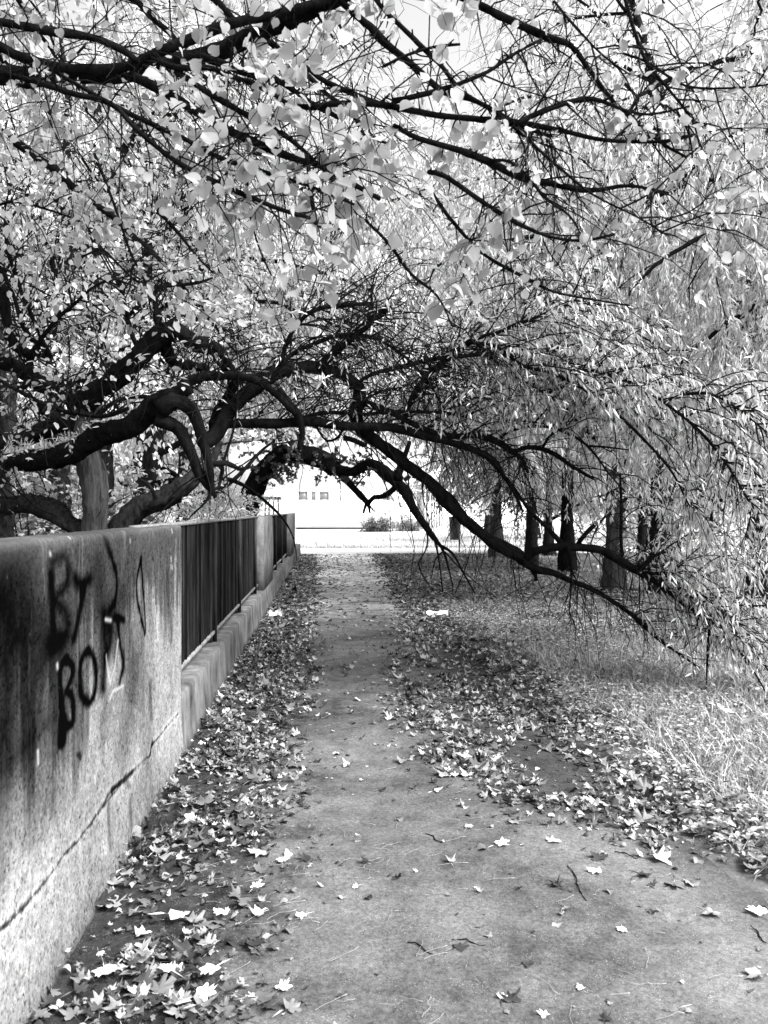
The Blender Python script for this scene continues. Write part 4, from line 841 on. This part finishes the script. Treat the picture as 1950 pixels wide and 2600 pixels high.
for lo in (0, 1, 2):
    m = MB()
    for q in range(6):
        sel = rest & (kinds == q) & ((yy > 6.5).astype(int) + (yy > 10.5) == lo); T_, Fc = T_maple(20 + q, .5 + .14 * q, not lo, min(lo, 1))
        if lo == 2: T_, Fc = T_broad() if q % 2 else T_flat(); T_ = T_ * [1, 1, 3]
        if q >= 4 and not lo: T_, Fc = T_heart(q); T_ = T_ * [1, .7 + .1 * q, 2.2]
        tiny = sel & (sz < .036) if lo == 0 else np.zeros(n, bool); sel = sel & ~tiny
        put(m, T_, Fc, pos[sel], X[sel], Y[sel], Z[sel], sz[sel] * (1.0 if q < 4 else .8))
        if tiny.any():
            T2_, F2_ = T_maple(30 + q, .5, False, 1); put(m, T2_, F2_, pos[tiny], X[tiny], Y[tiny], Z[tiny], sz[tiny])
    tag(m.build('leaf_litter', M['litter']), ['dead leaves drifted thick along both sides of the near path', 'dead leaves scattered over the middle stretch of path and verge', 'dead leaves thinly strewn over the far stretch towards the arch'][lo], 'leaves', kind='stuff')
LM = [MB().add(*T_maple(40 + q, .3 + .12 * (q % 4), True, 0)).mesh('fallen_leaf', M['pale_litter'] if q == 2 else M['litter'], None, False) for q in range(10)]
for c, q in enumerate(solo):
    x, y = xx[q], yy[q]; o = bpy.data.objects.new('fallen_leaf', LM[c % 10]); COL.objects.link(o)
    Zc = Z[q] if Z[q][2] > 0 else -Z[q]; Yc = np.cross(Zc, X[q]); s = sz[q] * 1.1
    o.matrix_world = Matrix([(X[q][0] * s, Yc[0] * s, Zc[0] * s, x), (X[q][1] * s, Yc[1] * s, Zc[1] * s, y), (X[q][2] * s, Yc[2] * s, Zc[2] * s, pos[q][2] - .004), (0, 0, 0, 1)])
    tone = 'pale' if c % 10 == 2 else 'brown'; bulk = 'large' if sz[q] > .07 else ('middling' if sz[q] > .05 else 'small')
    if x < -.05:
        by = 'at the picture bottom' if y < 2.9 else 'below the graffiti letters' if y < 3.9 else 'by the end of the concrete wall' if y < 5.2 else 'beside the first fence bay'
        gr = ('drift touching the wall foot' if x < -.6 else 'open left part of the path') + ' ' + by
    elif x > 1.9: gr = 'weeds right of the path ' + ('nearest the lens' if y < 4.2 else 'farther back')
    elif y > 3.4 and x > .5: gr = ('near tip' if y < 4.6 else 'middle' if y < 6 else 'far part') + ' of the drift on the right of the path'
    else: gr = 'bare asphalt of the middle path'
    lab = ('%s %s leaf in the %s' % (bulk, tone, gr)).replace('touching the wall foot', 'at the wall').replace('open left part of the path', 'left of the path'); gr = lab + 's'
    tag(o, lab, 'leaf', gr)
hero = [(441, 2341, .14, .2, 'large white maple leaf with pointed lobes lying on dark asphalt left of the path middle'), (650, 2268, .085, 1.2, 'pale ribbed leaf lying right of the biggest white maple leaf'),
        (430, 2482, .11, 2.6, 'bright white maple leaf near the bottom left, below the biggest one'), (515, 2545, .12, .5, 'torn bright maple leaf lowest of the pale leaves at bottom left'),
        (540, 2480, .12, 4.0, 'pale many-lobed leaf overlapping the heap at bottom left'), (265, 2480, .12, 5.2, 'folded pale leaf closest to the wall foot at bottom left'), (570, 2335, .11, 3.0, 'pale leaf with a raised lobe right of the biggest white maple leaf'),
        (715, 2510, .085, .9, 'white leaf alone on asphalt near the bottom, right of the leaf heap'), (720, 2186, .1, 2.2, 'curled ragged leaf on bare asphalt above the stalks'), (770, 2325, .075, 3.6, 'small curled leaf with long stalk left of the path middle'),
        (1270, 2144, .11, .3, 'flat white maple leaf alone on the middle of the path'), (1408, 2137, .1, 1.5, 'heart shaped pale leaf right of the flat white maple leaf'), (1518, 2212, .11, 2.9, 'long folded leaf casting a dark edge on the right of the path'),
        (1715, 2565, .085, 3.1, 'rolled brown leaf at the bottom right corner'), (1190, 2100, .07, 1.0, 'small oblong pale leaf left of the flat white maple leaf'), (1110, 2008, .1, .1, 'pale leaf at the tip of the right leaf drift'),
        (1930, 2318, .12, 2.0, 'triangular white leaf at the right picture edge'), (1578, 2357, .06, 4.4, 'small triangular white leaf on the right of the path'), (1475, 2510, .05, 1.9, 'tiny pale leaf on bare asphalt near the bottom'), (1130, 1970, .08, 5.0, 'pale leaf on the left rim of the right drift'),
        (905, 2250, .05, 3.3, 'small leaf scrap with white edge in the middle of the path'), (1830, 1850, .2, .4, 'large blurred grey leaf standing in the grass at the right'), (1915, 1880, .2, 2.9, 'second large grey leaf in the grass at the right edge')]
HL = [MB().add(*T_maple(70 + q, .16 + .07 * (q % 4), True, 0)).mesh('fallen_leaf', M['white_leaf'], None, False) for q in range(6)]
for c, (px, py, s, yw, lab) in enumerate(hero):
    g = G(px, py, .02); o = bpy.data.objects.new('fallen_leaf', HL[c % 6]); COL.objects.link(o)
    o.location = (g[0], g[1], .045 if px < 700 else .02); o.scale = (s * .8,) * 3; o.rotation_euler = (rng.normal(0, .12), rng.normal(0, .12), yw)
    if c in (21, 22): o.location.z = .16; o.rotation_euler = (.5, .4, yw)
    if c == 13: o.rotation_euler.x = 1.2
    tag(o, lab, 'leaf')
# leaf stalks
SM = []
for q in range(8):
    r_ = np.random.default_rng(q); c = r_.uniform(-.5, .5); P = np.array([(t - .5, c * (t - .5) ** 2 + .03 * r_.normal(), .008) for t in np.linspace(0, 1, 7)]); m = MB(); tube(m, P * [.14, .14, 1], np.array([.0013, .0008, .0007, .0006, .0006, .0007, .0013]), 5); SM.append(m.mesh('leaf_stalk', M['stalk'], None, True))
ns = 0
while ns < 190:
    x, y = rng.uniform(-.75, 1.9), rng.uniform(2.3, 6.5) if rng.random() < .3 else rng.uniform(2.3, 4)
    if rng.random() > np.interp(x, [-.8, -.2, .3, .9, 2], [.6, 1, .8, .25, .2]): continue
    o = bpy.data.objects.new('leaf_stalk', SM[ns % 8]); COL.objects.link(o); o.location = (x, y, .0125); o.rotation_euler = (0, 0, rng.uniform(0, 6.28)); o.scale = (rng.uniform(.35, 1.0),) * 2 + (1,)
    tag(o, 'thin pale curved leaf stalk lying loose on the asphalt', 'leaf stalk', 'loose leaf stalks on the asphalt'); ns += 1
tws = [(1440, 2195, 1490, 2285, 'dark twig lying diagonally on the right half of the path'), (1080, 2115, 1122, 2138, 'short straight dark twig left of the flat white maple leaf'), (1148, 2383, 1232, 2398, 'dark twig lying crosswise near the bottom middle'),
       (1905, 2350, 1950, 2395, 'forked dark twig at the right picture edge'), (1560, 2160, 1620, 2178, 'dark twig left of the right leaf drift'), (1790, 1930, 1745, 1960, 'thin twig leaning in the weeds'), (1335, 2032, 1385, 2065, 'dark twig among the leaves on the right'), (1035, 2390, 1100, 2420, 'thin bent twig in the middle near the bottom')]
for k, (a, b, c, d_, lab) in enumerate(tws):
    A, B = G(a, b, .02), G(c, d_, .02); Mi = (A + B) / 2; root = None; m = MB(); Q = [A, A * .65 + B * .35 + [.01, .012, .003], A * .3 + B * .7 + [-.006, .004, .004], B]; P, R = smooth_poly(Q, [.0018, .0028, .0024, .0012], .02); P[:, 2] = .017; P += rng.normal(0, .0015, P.shape); tube(m, P, R, 6, .1, rng)
    o = m.build('twig', M['twig'], loc=tuple(A)); tag(o, lab, 'twig')
# crumpled papers
for k, (px, py, wd, hh, lab) in enumerate([(700, 1568, .2, .11, 'white crumpled paper at the foot of the plinth'), (1110, 1566, .32, .1, 'white crumpled paper on the right side of the farther path'), (645, 1520, .1, .06, 'small white scrap of paper by the plinth farther off')]):
    g = G(px, py); r_ = np.random.default_rng(k); nx, ny = 9, 6; X_, Y_ = np.meshgrid(np.linspace(-.5, .5, nx), np.linspace(-.5, .5, ny)); V = np.stack([X_ * wd + r_.normal(0, .008, X_.shape), Y_ * wd * .7 + r_.normal(0, .008, X_.shape), .03 + hh * r_.random(X_.shape) * (1 - 1.6 * np.abs(Y_))], -1)
    i = np.arange(ny - 1)[:, None] * nx + np.arange(nx - 1)[None]; o = MB().add(V, np.stack([i, i + 1, i + nx + 1, i + nx], -1).reshape(-1, 4)).build('crumpled_paper', M['paper']); o.location = tuple(g); tag(o, lab, 'paper')

# ------------------------------------------------------------------ grass and weeds
def blades(name, xy, h, wdt, seed, mat, lean=.5, label='', cat='grass'):
    rng = np.random.default_rng(seed); n = len(xy); a = rng.uniform(0, 6.28, n); s = np.stack([np.cos(a), np.sin(a), 0 * a], -1); ld = rng.normal(0, lean, (n, 3)); ld[:, 2] = 0
    b = np.stack([xy[:, 0], xy[:, 1], np.full(n, -.01)], -1); H = h[:, None]; up = np.array([0, 0, 1.0])
    mid = b + up * H * .55 + ld * H * .25; tip = b + up * H * .92 + ld * H * .95
    V = np.stack([b - s * wdt, b + s * wdt, mid + s * wdt * .8, mid - s * wdt * .8, tip], 1); k = np.arange(n)[:, None] * 5
    o = MB().add(V.reshape(-1, 3), [k + np.array([[0, 1, 2, 3]]), k + np.array([[3, 2, 4]])]).build(name, mat); return tag(o, label, cat, kind='stuff')
N = 190000; x = rng.uniform(1.75, 8, N); y = rng.random(N) ** 1.3 * 26 + 2.4
den = (vnoise(x, y, 1.1) * .6 + vnoise(x, y + 9, 3.5) * .4)
hot = .75 * np.exp(-((y - 7.6) / 1.7) ** 2) * (x > 2.1) + np.exp(-((y - 4.6) / 1.4) ** 2) * (x > 2.1) * 1.1
pr = np.clip(np.interp(x, [1.75, 2.0, 2.5, 8], [.0, .25, .6, .6]) * (den * 1.2) * .7 + hot * .8 - np.where((y > 10), .25, 0), .02, 1)
k = rng.random(N) < pr; x, y, hot = x[k], y[k], hot[k]
blades('verge_grass', np.stack([x, y], -1), rng.uniform(.04, .13, len(x)) * (1 + .7 * hot), .0025 + .0002 * y[:, None], 3, M['grass'], .7, 'pale long grass growing in tufts on the verge right of the path')
N = 14000; y = 33.5 + rng.random(N) ** 3 * 20; x = rng.uniform(-7, 24, N)
blades('lawn_grass', np.stack([x, y], -1), rng.uniform(.05, .16, N), .012, 4, M['grass'], .5, 'short grass along the near edge of the bright lawn')
# weeds: low clumps of lobed leaves
m = MB(); cn = 1100; cx = 1.85 + np.abs(rng.normal(0, 1, cn)) * 1.3; cy = rng.uniform(3.0, 13, cn); ok = vnoise(cx, cy, .9) > .38; cx, cy = cx[ok], cy[ok]
pp = np.repeat(np.stack([cx, cy, np.zeros(len(cx))], -1), 26, 0); L = len(pp); a = rng.uniform(0, 6.28, L); q = rng.random(L) * .16; pp = pp + np.stack([np.cos(a) * q, np.sin(a) * q, .03 + rng.random(L) * .11 * (1.2 - q * 5)], -1)
ax = np.stack([np.cos(a), np.sin(a), rng.uniform(-.3, .5, L)], -1); X_, Y_, Z_ = frames(rng, ax, None, .35); T_, Fc = T_broad(); put(m, T_ * [1.3, 1.0, 2], Fc, pp, X_, Y_, Z_, rng.uniform(.012, .036, L))
tag(m.build('weeds', M['weed']), 'low leafy weeds growing among fallen leaves beside the path', 'weeds', kind='stuff')
_T = {o.name: len(o.data.loops) - 2 * len(o.data.polygons) for o in bpy.data.objects if o.type == 'MESH'}
print('total tris', sum(_T.values()), 'objects', len(_T), sorted(((v, (bpy.data.objects[k].parent.name if bpy.data.objects[k].parent else '') + '/' + k) for k, v in _T.items()), reverse=True)[:16])
